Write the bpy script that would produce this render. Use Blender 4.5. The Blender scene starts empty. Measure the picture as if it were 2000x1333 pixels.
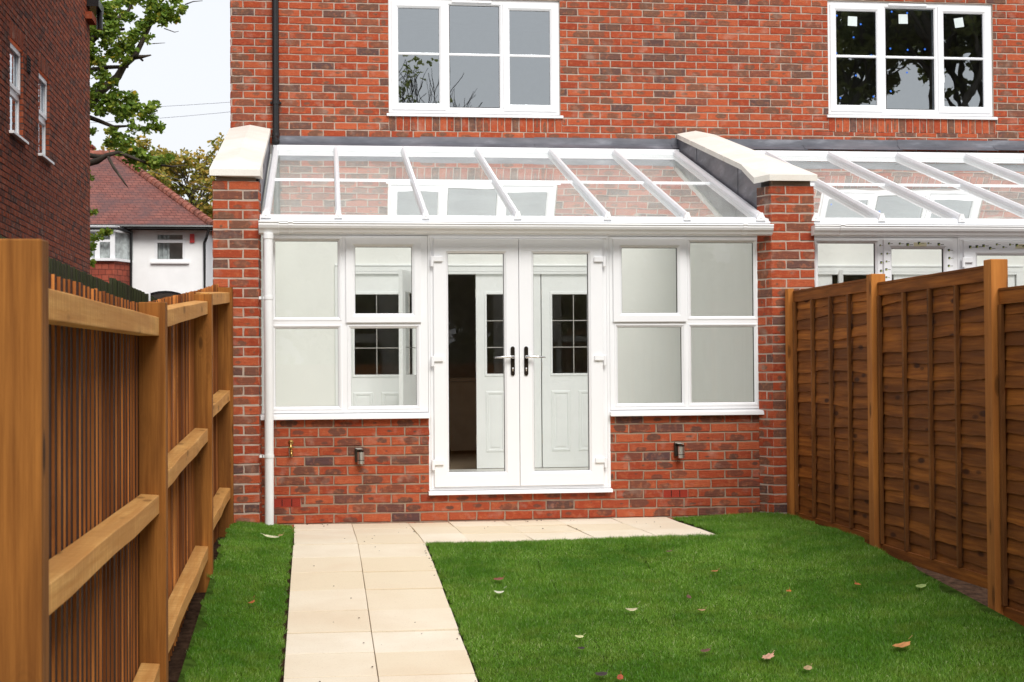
import bpy, math, random
import numpy as np
from mathutils import Vector, Matrix, noise
R = math.radians
rnd = random.Random(7)
sc = bpy.context.scene
COL = sc.collection

# ------------------------------------------------------------------ camera
CZ = 1.19
PSI = math.atan(385 / 3000); PIT = R(1.1); ROLL = R(-0.40)
fw = Vector((math.sin(PSI) * math.cos(PIT), math.cos(PSI) * math.cos(PIT), math.sin(PIT)))
rt = fw.cross(Vector((0, 0, 1))).normalized(); up = rt.cross(fw)
rt2 = math.cos(ROLL) * rt + math.sin(ROLL) * up
up2 = math.cos(ROLL) * up - math.sin(ROLL) * rt
cd = bpy.data.cameras.new('camera'); cam = bpy.data.objects.new('camera', cd); COL.objects.link(cam)
cam.matrix_world = Matrix(((rt2.x, up2.x, -fw.x, 0), (rt2.y, up2.y, -fw.y, 0), (rt2.z, up2.z, -fw.z, CZ), (0, 0, 0, 1)))
cd.lens = 54; cd.sensor_width = 36; cd.clip_start = 0.1; cd.clip_end = 2000
cd.dof.use_dof = True; cd.dof.focus_distance = 12.3; cd.dof.aperture_fstop = 10.0
sc.camera = cam

# ------------------------------------------------------------------ light: overcast day
SUN_EL, SUN_AZ = R(42), R(169)          # sun behind the photographer, a little to the right
w = bpy.data.worlds.new('World'); sc.world = w; w.use_nodes = True
nt = w.node_tree; nt.nodes.clear()
sky = nt.nodes.new('ShaderNodeTexSky'); sky.sky_type = 'NISHITA'; sky.sun_disc = False
sky.sun_elevation = SUN_EL; sky.sun_rotation = SUN_AZ; sky.dust_density = 4; sky.air_density = 1.5
mixn = nt.nodes.new('ShaderNodeMix'); mixn.data_type = 'RGBA'; mixn.inputs[0].default_value = 0.9
nt.links.new(sky.outputs[0], mixn.inputs[6]); mixn.inputs[7].default_value = (6.75, 6.9, 7.3, 1)
bg = nt.nodes.new('ShaderNodeBackground'); bg.inputs[1].default_value = 0.081
nt.links.new(mixn.outputs[2], bg.inputs[0])
wo = nt.nodes.new('ShaderNodeOutputWorld'); nt.links.new(bg.outputs[0], wo.inputs[0])
sl = bpy.data.lights.new('sun', 'SUN'); sl.energy = 1.5; sl.angle = R(28); sl.color = (1, 0.97, 0.92)
so = bpy.data.objects.new('sun', sl); COL.objects.link(so)
sd = Vector((math.sin(SUN_AZ) * math.cos(SUN_EL), math.cos(SUN_AZ) * math.cos(SUN_EL), math.sin(SUN_EL)))
so.rotation_euler = sd.to_track_quat('Z', 'Y').to_euler()
so.location = (0, -5, 20)
sc.view_settings.view_transform = 'Standard'; sc.view_settings.look = 'None'
sc.view_settings.exposure = 0.85; sc.view_settings.gamma = 1
cy = sc.cycles
cy.transparent_max_bounces = 24; cy.max_bounces = 10; cy.diffuse_bounces = 5; cy.glossy_bounces = 5
try:
    cy.use_denoising = True
except Exception:
    pass

# ------------------------------------------------------------------ materials
def mat(name):
    m = bpy.data.materials.new(name); m.use_nodes = True
    nt = m.node_tree; nt.nodes.clear()
    out = nt.nodes.new('ShaderNodeOutputMaterial')
    b = nt.nodes.new('ShaderNodeBsdfPrincipled'); nt.links.new(b.outputs[0], out.inputs[0])
    return m, nt, b, out

class N:
    """small node-building helper"""
    def __init__(s, nt): s.nt = nt
    def n(s, t, **k):
        x = s.nt.nodes.new(t)
        for a, v in k.items(): setattr(x, a, v)
        return x
    def l(s, a, b): s.nt.links.new(a, b)
    def put(s, sock, v):
        if hasattr(v, 'links') or hasattr(v, 'is_linked'): s.l(v, sock)
        else: sock.default_value = v
    def math(s, op, a, b=0.0, c=None, clamp=False):
        x = s.n('ShaderNodeMath', operation=op); x.use_clamp = clamp
        s.put(x.inputs[0], a); s.put(x.inputs[1], b)
        if c is not None: s.put(x.inputs[2], c)
        return x.outputs[0]
    def mix(s, f, a, b, bt='MIX'):
        x = s.n('ShaderNodeMix', data_type='RGBA', blend_type=bt)
        s.put(x.inputs[0], f)
        for i, v in ((6, a), (7, b)):
            if isinstance(v, tuple): x.inputs[i].default_value = (*v[:3], 1)
            else: s.l(v, x.inputs[i])
        return x.outputs[2]
    def ramp(s, f, stops):
        x = s.n('ShaderNodeValToRGB'); s.l(f, x.inputs[0]); e = x.color_ramp.elements
        while len(e) < len(stops): e.new(0.5)
        for i, (p, c) in enumerate(stops):
            e[i].position = p; e[i].color = (*c, 1) if isinstance(c, tuple) else (c, c, c, 1)
        return x.outputs[0]
    def noise(s, vec, scale, detail=4, rough=0.55):
        x = s.n('ShaderNodeTexNoise'); x.inputs['Scale'].default_value = scale
        x.inputs['Detail'].default_value = detail; x.inputs['Roughness'].default_value = rough
        if vec is not None: s.l(vec, x.inputs[0])
        return x.outputs[0]
    def obj(s, scale=(1, 1, 1)):
        t = s.n('ShaderNodeTexCoord'); m = s.n('ShaderNodeMapping'); m.inputs['Scale'].default_value = scale
        s.l(t.outputs['Object'], m.inputs[0]); return m.outputs[0]
    def bump(s, b, h, strength=0.5, dist=0.01):
        x = s.n('ShaderNodeBump'); x.inputs['Strength'].default_value = strength; x.inputs['Distance'].default_value = dist
        s.l(h, x.inputs['Height']); s.l(x.outputs[0], b.inputs['Normal'])

def plain(name, c, rough=0.5, metal=0.0, var=0.06, scale=6, bump=0.0, spec=0.5):
    m, nt, b, o = mat(name); g = N(nt)
    v = g.obj()
    n1 = g.noise(v, scale, 5)
    dark = tuple(x * (1 - var * 2.2) for x in c); lite = tuple(min(1, x * (1 + var)) for x in c)
    g.l(g.ramp(n1, [(0.3, dark), (0.7, lite)]), b.inputs['Base Color'])
    b.inputs['Roughness'].default_value = rough; b.inputs['Metallic'].default_value = metal
    b.inputs['Specular IOR Level'].default_value = spec
    if bump: g.bump(b, g.noise(v, scale * 12, 6), bump, 0.004)
    return m

def brick_mat(name, reds, browns, mixdark=0.25, blotch=(0.16, 0.09, 0.065)):
    m, nt, b, o = mat(name); g = N(nt)
    at = g.n('ShaderNodeAttribute', attribute_name='bid')
    sp = g.n('ShaderNodeSeparateColor'); g.l(at.outputs['Color'], sp.inputs[0])
    uv = g.n('ShaderNodeUVMap', uv_map='buv'); su = g.n('ShaderNodeSeparateXYZ'); g.l(uv.outputs[0], su.inputs[0])
    v = g.obj()
    n1 = g.noise(v, 26, 5, 0.6); n2 = g.noise(v, 7, 3); n3 = g.noise(v, 160, 4, 0.7)
    base = g.ramp(sp.outputs[0], [(0.0, reds[0]), (0.3, reds[1]), (0.55, reds[2]), (0.82, reds[0]), (0.90, browns[0]), (0.97, browns[1]), (1.0, browns[1])])
    # a burnt patch inside each brick, its own place and size
    du = g.math('MULTIPLY', g.math('SUBTRACT', su.outputs[0], g.math('MULTIPLY_ADD', sp.outputs[1], 0.5, 0.25)), 1.7)
    dv = g.math('MULTIPLY', g.math('SUBTRACT', su.outputs[1], g.math('MULTIPLY_ADD', sp.outputs[2], 0.5, 0.2)), 1.0)
    d = g.math('SQRT', g.math('ADD', g.math('MULTIPLY', du, du), g.math('MULTIPLY', dv, dv)))
    d = g.math('ADD', d, g.math('MULTIPLY', g.math('SUBTRACT', n1, 0.5), 0.5))
    rad = g.math('MULTIPLY_ADD', g.math('FRACT', g.math('MULTIPLY', sp.outputs[1], 7.3)), 1.05, -0.12)
    mask = g.math('MULTIPLY', g.math('SUBTRACT', rad, d), 9.0, clamp=True)
    mask = g.math('MULTIPLY', mask, g.math('MULTIPLY_ADD', g.math('FRACT', g.math('MULTIPLY', sp.outputs[2], 5.7)), 0.35, 0.6))
    c = g.mix(mask, base, blotch)
    c = g.mix(g.math('MULTIPLY', g.ramp(n1, [(0.5, 0.0), (0.68, 1.0)]), 0.35), c, (reds[1][0] * 1.25, reds[1][1] * 1.9, reds[1][2] * 2.0))
    c = g.mix(g.ramp(n3, [(0.3, 0.45), (0.5, 0.0)]), c, (0.09, 0.03, 0.02))
    c = g.mix(g.math('MULTIPLY', g.ramp(n2, [(0.56, 0.0), (0.72, 1.0)]), 0.34), c, (0.46, 0.33, 0.26))
    g.l(c, b.inputs['Base Color']); b.inputs['Roughness'].default_value = 0.88
    b.inputs['Specular IOR Level'].default_value = 0.25
    wv = g.obj((4, 4, 22)); hn = g.noise(wv, 3.5, 5, 0.6)
    g.bump(b, g.math('ADD', g.math('MULTIPLY', hn, 1.2), g.math('MULTIPLY', n3, 0.5)), 0.8, 0.006)
    return m

RED = ((0.395, 0.068, 0.025), (0.48, 0.108, 0.044), (0.32, 0.052, 0.022))
BRN = ((0.17, 0.078, 0.055), (0.12, 0.066, 0.058))
M = {}
M['brick'] = brick_mat('red_brick', RED, BRN, blotch=(0.17, 0.085, 0.055))
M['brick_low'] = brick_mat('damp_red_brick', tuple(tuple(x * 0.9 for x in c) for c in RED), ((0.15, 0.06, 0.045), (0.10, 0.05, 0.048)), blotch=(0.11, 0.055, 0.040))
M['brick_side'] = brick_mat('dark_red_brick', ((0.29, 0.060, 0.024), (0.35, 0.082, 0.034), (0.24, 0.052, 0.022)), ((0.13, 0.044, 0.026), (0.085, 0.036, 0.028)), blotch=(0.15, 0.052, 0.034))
def mortar(name, c):
    m, nt, b, o = mat(name); g = N(nt); v = g.obj()
    n1 = g.noise(v, 9, 6, 0.65); n2 = g.noise(v, 120, 3)
    g.l(g.mix(g.ramp(n2, [(0.3, 0.3), (0.55, 0.0)]), g.ramp(n1, [(0.25, tuple(x * 0.72 for x in c)), (0.7, c)]), tuple(x * 0.5 for x in c)), b.inputs['Base Color'])
    b.inputs['Roughness'].default_value = 0.95; g.bump(b, n2, 0.7, 0.004); return m
M['mortar'] = mortar('pale_mortar', (0.54, 0.43, 0.35))
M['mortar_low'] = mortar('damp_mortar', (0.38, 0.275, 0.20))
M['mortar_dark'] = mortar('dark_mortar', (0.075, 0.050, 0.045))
M['upvc'] = plain('white_plastic', (0.88, 0.885, 0.90), 0.32, var=0.012, scale=2)
M['upvc_out'] = plain('white_roof_plastic', (0.84, 0.86, 0.885), 0.36, var=0.02, scale=9)
M['gutter'] = plain('white_gutter_plastic', (0.85, 0.85, 0.85), 0.3, var=0.02, scale=4)
M['black'] = plain('black_plastic', (0.012, 0.012, 0.013), 0.25)
M['seal'] = plain('black_rubber', (0.015, 0.015, 0.016), 0.6)
M['plaster'] = plain('cream_plaster', (0.89, 0.90, 0.86), 0.8, var=0.012, scale=3)
M['floor_pale'] = plain('pale_floor_tile', (0.78, 0.76, 0.70), 0.4)
M['doorpaint'] = plain('white_door_paint', (0.90, 0.925, 0.915), 0.4, var=0.012)
M['dark_room'] = plain('dark_room_paint', (0.50, 0.49, 0.45), 0.8)
M['floor_in'] = plain('brown_floorboards', (0.50, 0.38, 0.26), 0.4)
M['steel'] = plain('brushed_steel', (0.80, 0.78, 0.74), 0.38, 1.0)
M['steel_dark'] = plain('dark_steel', (0.10, 0.09, 0.08), 0.35, 1.0)
M['chrome'] = plain('chrome', (0.85, 0.85, 0.86), 0.12, 1.0)
M['plate'] = plain('polished_black_plate', (0.03, 0.025, 0.02), 0.08, 0.3)
M['brass'] = plain('brass', (0.55, 0.36, 0.12), 0.35, 1.0)
M['terra'] = plain('terracotta_plastic', (0.40, 0.040, 0.020), 0.45)
M['dark'] = plain('black_void', (0.006, 0.005, 0.005), 0.9)
M['paper'] = plain('pale_paper', (0.72, 0.80, 0.79), 0.8)
M['blue'] = plain('blue_sticker', (0.01, 0.16, 0.75), 0.5)
M['lime'] = plain('lime_print', (0.50, 0.60, 0.10), 0.5)
M['tape_tan'] = plain('tan_tape', (0.72, 0.66, 0.45), 0.6)
M['render'] = plain('white_render', (0.94, 0.94, 0.94), 0.85, var=0.03, scale=2, bump=0.3)
M['redbox'] = plain('red_alarm_box', (0.65, 0.05, 0.05), 0.4)
M['curtain'] = plain('grey_curtain', (0.55, 0.60, 0.60), 0.8, var=0.2, scale=9)
M['grey_room'] = plain('grey_room', (0.34, 0.36, 0.37), 0.8)

def lead_mat():
    m, nt, b, o = mat('grey_lead'); g = N(nt); v = g.obj((1, 1, 4))
    n = g.noise(v, 2.2, 6, 0.6); n2 = g.noise(v, 1.3, 3)
    c = g.ramp(n, [(0.3, (0.085, 0.088, 0.105)), (0.55, (0.15, 0.155, 0.18)), (0.75, (0.32, 0.33, 0.37))])
    g.l(g.mix(g.ramp(n2, [(0.5, 0.0), (0.7, 0.5)]), c, (0.26, 0.24, 0.26)), b.inputs['Base Color'])
    b.inputs['Roughness'].default_value = 0.5; b.inputs['Metallic'].default_value = 0.35
    g.bump(b, n, 0.4, 0.006); return m
M['lead'] = lead_mat()

def stone_mat(name, c1, c2, stain, rough=0.85, island=True):
    m, nt, b, o = mat(name); g = N(nt); v = g.obj()
    n1 = g.noise(v, 3.2, 6, 0.6); n2 = g.noise(v, 110, 4, 0.7); n3 = g.noise(v, 1.1, 3)
    c = g.ramp(n1, [(0.3, c1), (0.7, c2)])
    if island:
        ge = g.n('ShaderNodeNewGeometry')
        c = g.mix(g.math('MULTIPLY', ge.outputs['Random Per Island'], 0.9), c, tuple(x * y for x, y in zip(c1, (0.94, 0.89, 0.78))))
    c = g.mix(g.math('MULTIPLY', g.ramp(n3, [(0.5, 0.0), (0.72, 1.0)]), 0.42), c, stain)
    c = g.mix(g.ramp(n2, [(0.28, 0.35), (0.45, 0.0)]), c, tuple(x * 0.6 for x in stain))
    g.l(c, b.inputs['Base Color']); b.inputs['Roughness'].default_value = rough
    g.bump(b, g.math('ADD', n2, n1), 0.35, 0.004); return m
M['slab'] = stone_mat('cream_paving', (0.80, 0.70, 0.55), (0.88, 0.80, 0.66), (0.70, 0.53, 0.36))
M['coping'] = stone_mat('cream_cast_stone', (0.78, 0.745, 0.67), (0.86, 0.83, 0.77), (0.68, 0.55, 0.43), island=False)

def wood(name, c1, c2, axis=2, knots=0.5, dark=None, vs=1.0, sawn=0.0, isl=0.5):
    m, nt, b, o = mat(name); g = N(nt)
    s = [28 * vs, 28 * vs, 28 * vs]; s[axis] = 1.6
    v = g.obj(tuple(s)); n1 = g.noise(v, 1.0, 6, 0.65)
    s2 = [9, 9, 9]; s2[axis] = 1.2
    n2 = g.noise(g.obj(tuple(s2)), 1.0, 3)
    c = g.ramp(n1, [(0.28, c1), (0.72, c2)])
    ge = g.n('ShaderNodeNewGeometry')
    c = g.mix(g.math('MULTIPLY', ge.outputs['Random Per Island'], isl), c, dark or tuple(x * 0.55 for x in c1))
    c = g.mix(g.ramp(n2, [(0.42, 0.55), (0.62, 0.0)]), c, dark or tuple(x * 0.6 for x in c1))
    ks = [11, 11, 11]; ks[axis] = 3.6
    vo = g.n('ShaderNodeTexVoronoi'); vo.inputs['Scale'].default_value = 0.8; g.l(g.obj(tuple(ks)), vo.inputs[0])
    kd = g.math('ADD', vo.outputs['Distance'], g.math('MULTIPLY', g.math('SUBTRACT', n2, 0.5), 0.12))
    rg = g.math('SINE', g.math('MULTIPLY', kd, 90))
    ring = g.math('MULTIPLY', g.ramp(kd, [(0.10, 1.0), (0.42, 0.0)]), g.math('MULTIPLY_ADD', rg, 0.16, 0.16))
    kn = g.math('MULTIPLY', g.ramp(kd, [(0.11, 1.0), (0.20, 0.0)]), knots)
    c = g.mix(ring, c, tuple(x * 0.45 for x in c1))
    c = g.mix(kn, c, tuple(x * 0.28 for x in c1))
    if sawn:
        sv = [3, 3, 3]; sv[axis] = 70
        c = g.mix(g.ramp(g.noise(g.obj(tuple(sv)), 1.0, 2), [(0.45, sawn), (0.6, 0.0)]), c, tuple(x * 0.75 for x in c1))
    g.l(c, b.inputs['Base Color']); b.inputs['Roughness'].default_value = 0.78
    b.inputs['Specular IOR Level'].default_value = 0.25
    g.bump(b, n1, 0.5, 0.004); return m
M['post_l'] = wood('brown_treated_post', (0.185, 0.060, 0.008), (0.43, 0.170, 0.032), 2, 1.0, dark=(0.10, 0.030, 0.004), vs=1.9, isl=0.0)
M['rail_l'] = wood('pale_treated_rail', (0.60, 0.27, 0.065), (0.88, 0.52, 0.18), 1, 0.8, dark=(0.46, 0.20, 0.055), sawn=0.5, vs=1.5, isl=0.2)
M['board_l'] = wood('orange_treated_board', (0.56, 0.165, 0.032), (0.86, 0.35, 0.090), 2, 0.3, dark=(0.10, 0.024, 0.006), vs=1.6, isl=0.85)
M['board_face'] = wood('shade_dark_sawn_face', (0.035, 0.009, 0.003), (0.085, 0.023, 0.007), 2, 0.3, dark=(0.02, 0.006, 0.002), vs=1.6)  # sawn faces, colour darkened further to carry the shade between boards
M['post_r'] = wood('orange_post', (0.46, 0.16, 0.026), (0.68, 0.27, 0.058), 2, 0.8, dark=(0.27, 0.09, 0.022))
M['panel_r'] = wood('dark_brown_lap', (0.20, 0.052, 0.006), (0.54, 0.185, 0.026), 1, 1.0, dark=(0.085, 0.024, 0.004), vs=1.5, isl=0.6)
M['batten_r'] = wood('dark_brown_batten', (0.17, 0.054, 0.010), (0.38, 0.145, 0.032), 2, 0.4, dark=(0.07, 0.025, 0.008))
M['old_fence'] = wood('weathered_board', (0.020, 0.018, 0.010), (0.065, 0.062, 0.034), 2, 0.2, dark=(0.035, 0.045, 0.012), vs=1.2)
M['bark'] = wood('oak_bark', (0.06, 0.048, 0.036), (0.15, 0.125, 0.10), 2, 0.0)

def leaf_mat(name, stops, trans=0.35):
    m, nt, b, o = mat(name); g = N(nt)
    at = g.n('ShaderNodeAttribute', attribute_name='lid'); sp = g.n('ShaderNodeSeparateColor'); g.l(at.outputs['Color'], sp.inputs[0])
    c = g.ramp(sp.outputs[0], stops)
    g.l(c, b.inputs['Base Color']); b.inputs['Roughness'].default_value = 0.5; b.inputs['Specular IOR Level'].default_value = 0.3
    tr = g.n('ShaderNodeBsdfTranslucent'); g.l(g.mix(0.4, c, (0.25, 0.35, 0.04)), tr.inputs[0])
    mx = g.n('ShaderNodeMixShader'); mx.inputs[0].default_value = trans
    g.l(b.outputs[0], mx.inputs[1]); g.l(tr.outputs[0], mx.inputs[2]); g.l(mx.outputs[0], o.inputs[0]); return m
M['oak_leaf'] = leaf_mat('oak_leaf', [(0.0, (0.055, 0.13, 0.022)), (0.45, (0.17, 0.28, 0.038)), (0.82, (0.34, 0.43, 0.06)), (0.92, (0.50, 0.42, 0.05)), (1.0, (0.82, 0.46, 0.04))])
M['autumn_leaf'] = leaf_mat('autumn_leaf', [(0.0, (0.12, 0.16, 0.035)), (0.35, (0.26, 0.27, 0.05)), (0.65, (0.50, 0.36, 0.07)), (1.0, (0.66, 0.38, 0.08))])
M['dark_leaf'] = leaf_mat('dark_leaf', [(0.0, (0.14, 0.18, 0.04)), (1.0, (0.36, 0.36, 0.10))], 0.4)

def grass_mat():
    m, nt, b, o = mat('turf_grass'); g = N(nt)
    at = g.n('ShaderNodeAttribute', attribute_name='lid'); sp = g.n('ShaderNodeSeparateColor'); g.l(at.outputs['Color'], sp.inputs[0])
    v = g.obj(); n1 = g.noise(v, 1.3, 5, 0.65); n2 = g.noise(v, 5, 4)
    c = g.ramp(sp.outputs[0], [(0.0, (0.095, 0.22, 0.012)), (0.5, (0.165, 0.36, 0.026)), (0.80, (0.33, 0.53, 0.08)), (1.0, (0.74, 0.78, 0.40))])
    c = g.mix(g.ramp(n1, [(0.40, 0.75), (0.58, 0.0)]), c, (0.070, 0.22, 0.008))
    c = g.mix(g.math('MULTIPLY', g.ramp(n2, [(0.5, 0.0), (0.75, 1.0)]), 0.5), c, (0.27, 0.34, 0.05))
    g.l(c, b.inputs['Base Color']); b.inputs['Roughness'].default_value = 0.42; b.inputs['Specular IOR Level'].default_value = 0.4
    tr = g.n('ShaderNodeBsdfTranslucent'); g.l(c, tr.inputs[0])
    mx = g.n('ShaderNodeMixShader'); mx.inputs[0].default_value = 0.35
    g.l(b.outputs[0], mx.inputs[1]); g.l(tr.outputs[0], mx.inputs[2]); g.l(mx.outputs[0], o.inputs[0]); return m
M['grass'] = grass_mat()
M['turf'] = plain('turf_base', (0.055, 0.10, 0.016), 0.95, var=0.3, scale=14, bump=0.5, spec=0.0)
M['sand'] = plain('jointing_sand', (0.13, 0.09, 0.055), 0.95, var=0.3, scale=20, spec=0.1)
M['soil'] = plain('brown_soil', (0.085, 0.048, 0.030), 0.95, var=0.3, scale=20, bump=0.9, spec=0.05)

def glass(name, f0=0.04, layers=2, tint=(0.93, 0.97, 0.95), rc=(1, 1, 1), wob=0.0, dust=0.0):
    """thin pane: clear with a mirror reflection that grows towards grazing (Schlick), both sides alike"""
    m = bpy.data.materials.new(name); m.use_nodes = True; nt = m.node_tree; nt.nodes.clear(); g = N(nt)
    out = g.n('ShaderNodeOutputMaterial')
    lw = g.n('ShaderNodeLayerWeight'); lw.inputs[0].default_value = 0.5
    F = g.math('MULTIPLY_ADD', g.math('POWER', lw.outputs['Facing'], 5.0), 1 - f0, f0)
    k = layers
    Rr = g.math('DIVIDE', g.math('MULTIPLY', F, k), g.math('MULTIPLY_ADD', F, k - 1, 1.0))
    tr = g.n('ShaderNodeBsdfTransparent'); tr.inputs[0].default_value = (*tint, 1)
    gl = g.n('ShaderNodeBsdfGlossy'); gl.inputs['Roughness'].default_value = 0.0; gl.inputs[0].default_value = (*rc, 1)
    if wob:
        bp = g.n('ShaderNodeBump'); bp.inputs['Strength'].default_value = wob; bp.inputs['Distance'].default_value = 0.02
        g.l(g.noise(g.obj(), 1.7, 2), bp.inputs['Height']); g.l(bp.outputs[0], gl.inputs['Normal'])
    mx = g.n('ShaderNodeMixShader'); g.l(Rr, mx.inputs[0]); g.l(tr.outputs[0], mx.inputs[1]); g.l(gl.outputs[0], mx.inputs[2])
    if dust:
        df = g.n('ShaderNodeBsdfDiffuse'); df.inputs[0].default_value = (.70, .77, .75, 1)
        m2 = g.n('ShaderNodeMixShader'); g.l(g.ramp(g.noise(g.obj(), 3.0, 5), [(0.3, dust * .7), (0.7, dust * 1.3)]), m2.inputs[0])
        g.l(mx.outputs[0], m2.inputs[1]); g.l(df.outputs[0], m2.inputs[2]); mx = m2
    g.l(mx.outputs[0], out.inputs[0]); return m
M['glass'] = glass('clear_glass', 0.025, 2, (0.985, 0.985, 0.98))
M['roof_glass'] = glass('roof_glass', 0.04, 4, (0.98, 0.99, 0.985), wob=0.06, dust=0.19)
M['up_glass'] = glass('reflective_window_glass', 0.16, 3, (0.80, 0.86, 0.90), (0.88, 0.95, 1.0), wob=0.05)

# ------------------------------------------------------------------ geometry helpers
class MB:
    def __init__(s): s.v = []; s.f = []; s.m = []; s.uv = None; s.col = None
    def add(s, vs, fs, mi=0):
        k = len(s.v); s.v += [tuple(p) for p in vs]
        s.f += [tuple(k + i for i in f) for f in fs]; s.m += [mi] * len(fs)
    def box(s, x0, x1, y0, y1, z0, z1, mi=0):
        s.add([(x0, y0, z0), (x1, y0, z0), (x1, y1, z0), (x0, y1, z0), (x0, y0, z1), (x1, y0, z1), (x1, y1, z1), (x0, y1, z1)],
              [(0, 3, 2, 1), (4, 5, 6, 7), (0, 1, 5, 4), (1, 2, 6, 5), (2, 3, 7, 6), (3, 0, 4, 7)], mi)
    def hexa(s, p, mi=0):
        s.add(p, [(0, 3, 2, 1), (4, 5, 6, 7), (0, 1, 5, 4), (1, 2, 6, 5), (2, 3, 7, 6), (3, 0, 4, 7)], mi)
    def prism(s, poly, a, b, axis='x', mi=0):
        """extrude a 2-D outline between a and b along an axis"""
        n = len(poly)
        def P(u, v, t): return (t, u, v) if axis == 'x' else ((u, t, v) if axis == 'y' else (u, v, t))
        s.add([P(u, v, a) for u, v in poly] + [P(u, v, b) for u, v in poly],
              [tuple(range(n)), tuple(reversed(range(n, 2 * n)))] + [(i, i + n, (i + 1) % n + n, (i + 1) % n) for i in range(n)], mi)
    def tube(s, pts, rad, seg=10, mi=0, cap=True):
        pts = [Vector(p) for p in pts]; n = len(pts)
        rad = rad if isinstance(rad, (list, tuple)) else [rad] * n
        k = len(s.v); ref = None
        for i, p in enumerate(pts):
            t = (pts[min(i + 1, n - 1)] - pts[max(i - 1, 0)]).normalized()
            if ref is None: ref = Vector((0, 0, 1)) if abs(t.z) < 0.9 else Vector((1, 0, 0))
            a = t.cross(ref).normalized(); bb = t.cross(a).normalized(); ref = a.cross(t) * -1 if False else ref
            for j in range(seg):
                q = 2 * math.pi * j / seg
                s.v.append(tuple(p + (a * math.cos(q) + bb * math.sin(q)) * rad[i]))
        for i in range(n - 1):
            for j in range(seg):
                s.f.append((k + i * seg + j, k + i * seg + (j + 1) % seg, k + (i + 1) * seg + (j + 1) % seg, k + (i + 1) * seg + j)); s.m.append(mi)
        if cap:
            s.f.append(tuple(k + j for j in reversed(range(seg)))); s.m.append(mi)
            s.f.append(tuple(k + (n - 1) * seg + j for j in range(seg))); s.m.append(mi)
    def cyl(s, c, r, z0, z1, seg=20, mi=0): s.tube([(c[0], c[1], z0), (c[0], c[1], z1)], r, seg, mi)
    def rect_ring(s, x0, x1, z0, z1, prof, mi=0):
        """sweep a (inset, y) profile round a rectangle with mitred corners"""
        k = len(s.v); n = len(prof)
        for cx, cz, sx, sz in ((x0, z0, 1, 1), (x1, z0, -1, 1), (x1, z1, -1, -1), (x0, z1, 1, -1)):
            for ins, y in prof: s.v.append((cx + sx * ins, y, cz + sz * ins))
        for c in range(4):
            d = (c + 1) % 4
            for i in range(n):
                j = (i + 1) % n
                s.f.append((k + c * n + i, k + d * n + i, k + d * n + j, k + c * n + j)); s.m.append(mi)
    def build(s, name, mats, parent=None, bevel=0.0, smooth=False, loc=None, uvc=None):
        me = bpy.data.meshes.new(name)
        me.from_pydata(s.v, [], s.f)
        mats = mats if isinstance(mats, (list, tuple)) else [mats]
        for x in mats: me.materials.append(x)
        if len(mats) > 1: me.polygons.foreach_set('material_index', s.m)
        if smooth: me.polygons.foreach_set('use_smooth', [True] * len(me.polygons))
        me.validate(); me.update()
        o = bpy.data.objects.new(name, me); COL.objects.link(o)
        if parent is not None: o.parent = parent
        if loc: o.location = loc
        if bevel:
            b = o.modifiers.new('bevel', 'BEVEL'); b.width = bevel; b.segments = 2; b.limit_method = 'ANGLE'; b.angle_limit = R(35)
        return o

def tag(o, label=None, cat=None, group=None, kind=None):
    if label: o['label'] = label
    if cat: o['category'] = cat
    if group: o['group'] = group
    if kind: o['kind'] = kind
    return o
def empty(name, loc, label, cat, group=None):
    o = bpy.data.objects.new(name, None); COL.objects.link(o); o.location = (0, 0, 0)
    o.empty_display_size = 0.2
    return tag(o, label, cat, group)

def np_mesh(name, verts, faces, cols, m, parent=None):
    """verts (n,3), faces (f,k) of one size, cols (n,) random value per point"""
    me = bpy.data.meshes.new(name); n = len(verts); f, k = faces.shape
    me.vertices.add(n); me.vertices.foreach_set('co', verts.astype(np.float32).ravel())
    me.loops.add(f * k); me.loops.foreach_set('vertex_index', faces.astype(np.int32).ravel())
    me.polygons.add(f); me.polygons.foreach_set('loop_start', np.arange(0, f * k, k, dtype=np.int32))
    try: me.polygons.foreach_set('loop_total', np.full(f, k, dtype=np.int32))
    except Exception: pass
    me.update(calc_edges=True)
    a = me.color_attributes.new('lid', 'FLOAT_COLOR', 'POINT')
    c4 = np.ones((n, 4), np.float32); c4[:, 0] = cols; c4[:, 1] = cols; c4[:, 2] = cols
    a.data.foreach_set('color', c4.ravel())
    me.materials.append(m)
    o = bpy.data.objects.new(name, me); COL.objects.link(o)
    if parent is not None: o.parent = parent
    return o

# ---- brickwork: every brick a slightly ragged block standing proud of the mortar sheet
def clip_rects(rect, holes):
    """rect minus holes -> list of rects"""
    out = [rect]
    for hx0, hx1, hz0, hz1 in holes:
        nxt = []
        for a0, a1, b0, b1 in out:
            if hx0 >= a1 or hx1 <= a0 or hz0 >= b1 or hz1 <= b0: nxt.append((a0, a1, b0, b1)); continue
            if b0 < hz0: nxt.append((a0, a1, b0, hz0))
            if hz1 < b1: nxt.append((a0, a1, hz1, b1))
            m0, m1 = max(b0, hz0), min(b1, hz1)
            if a0 < hx0: nxt.append((a0, hx0, m0, m1))
            if hx1 < a1: nxt.append((hx1, a1, m0, m1))
        out = nxt
    return out

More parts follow.
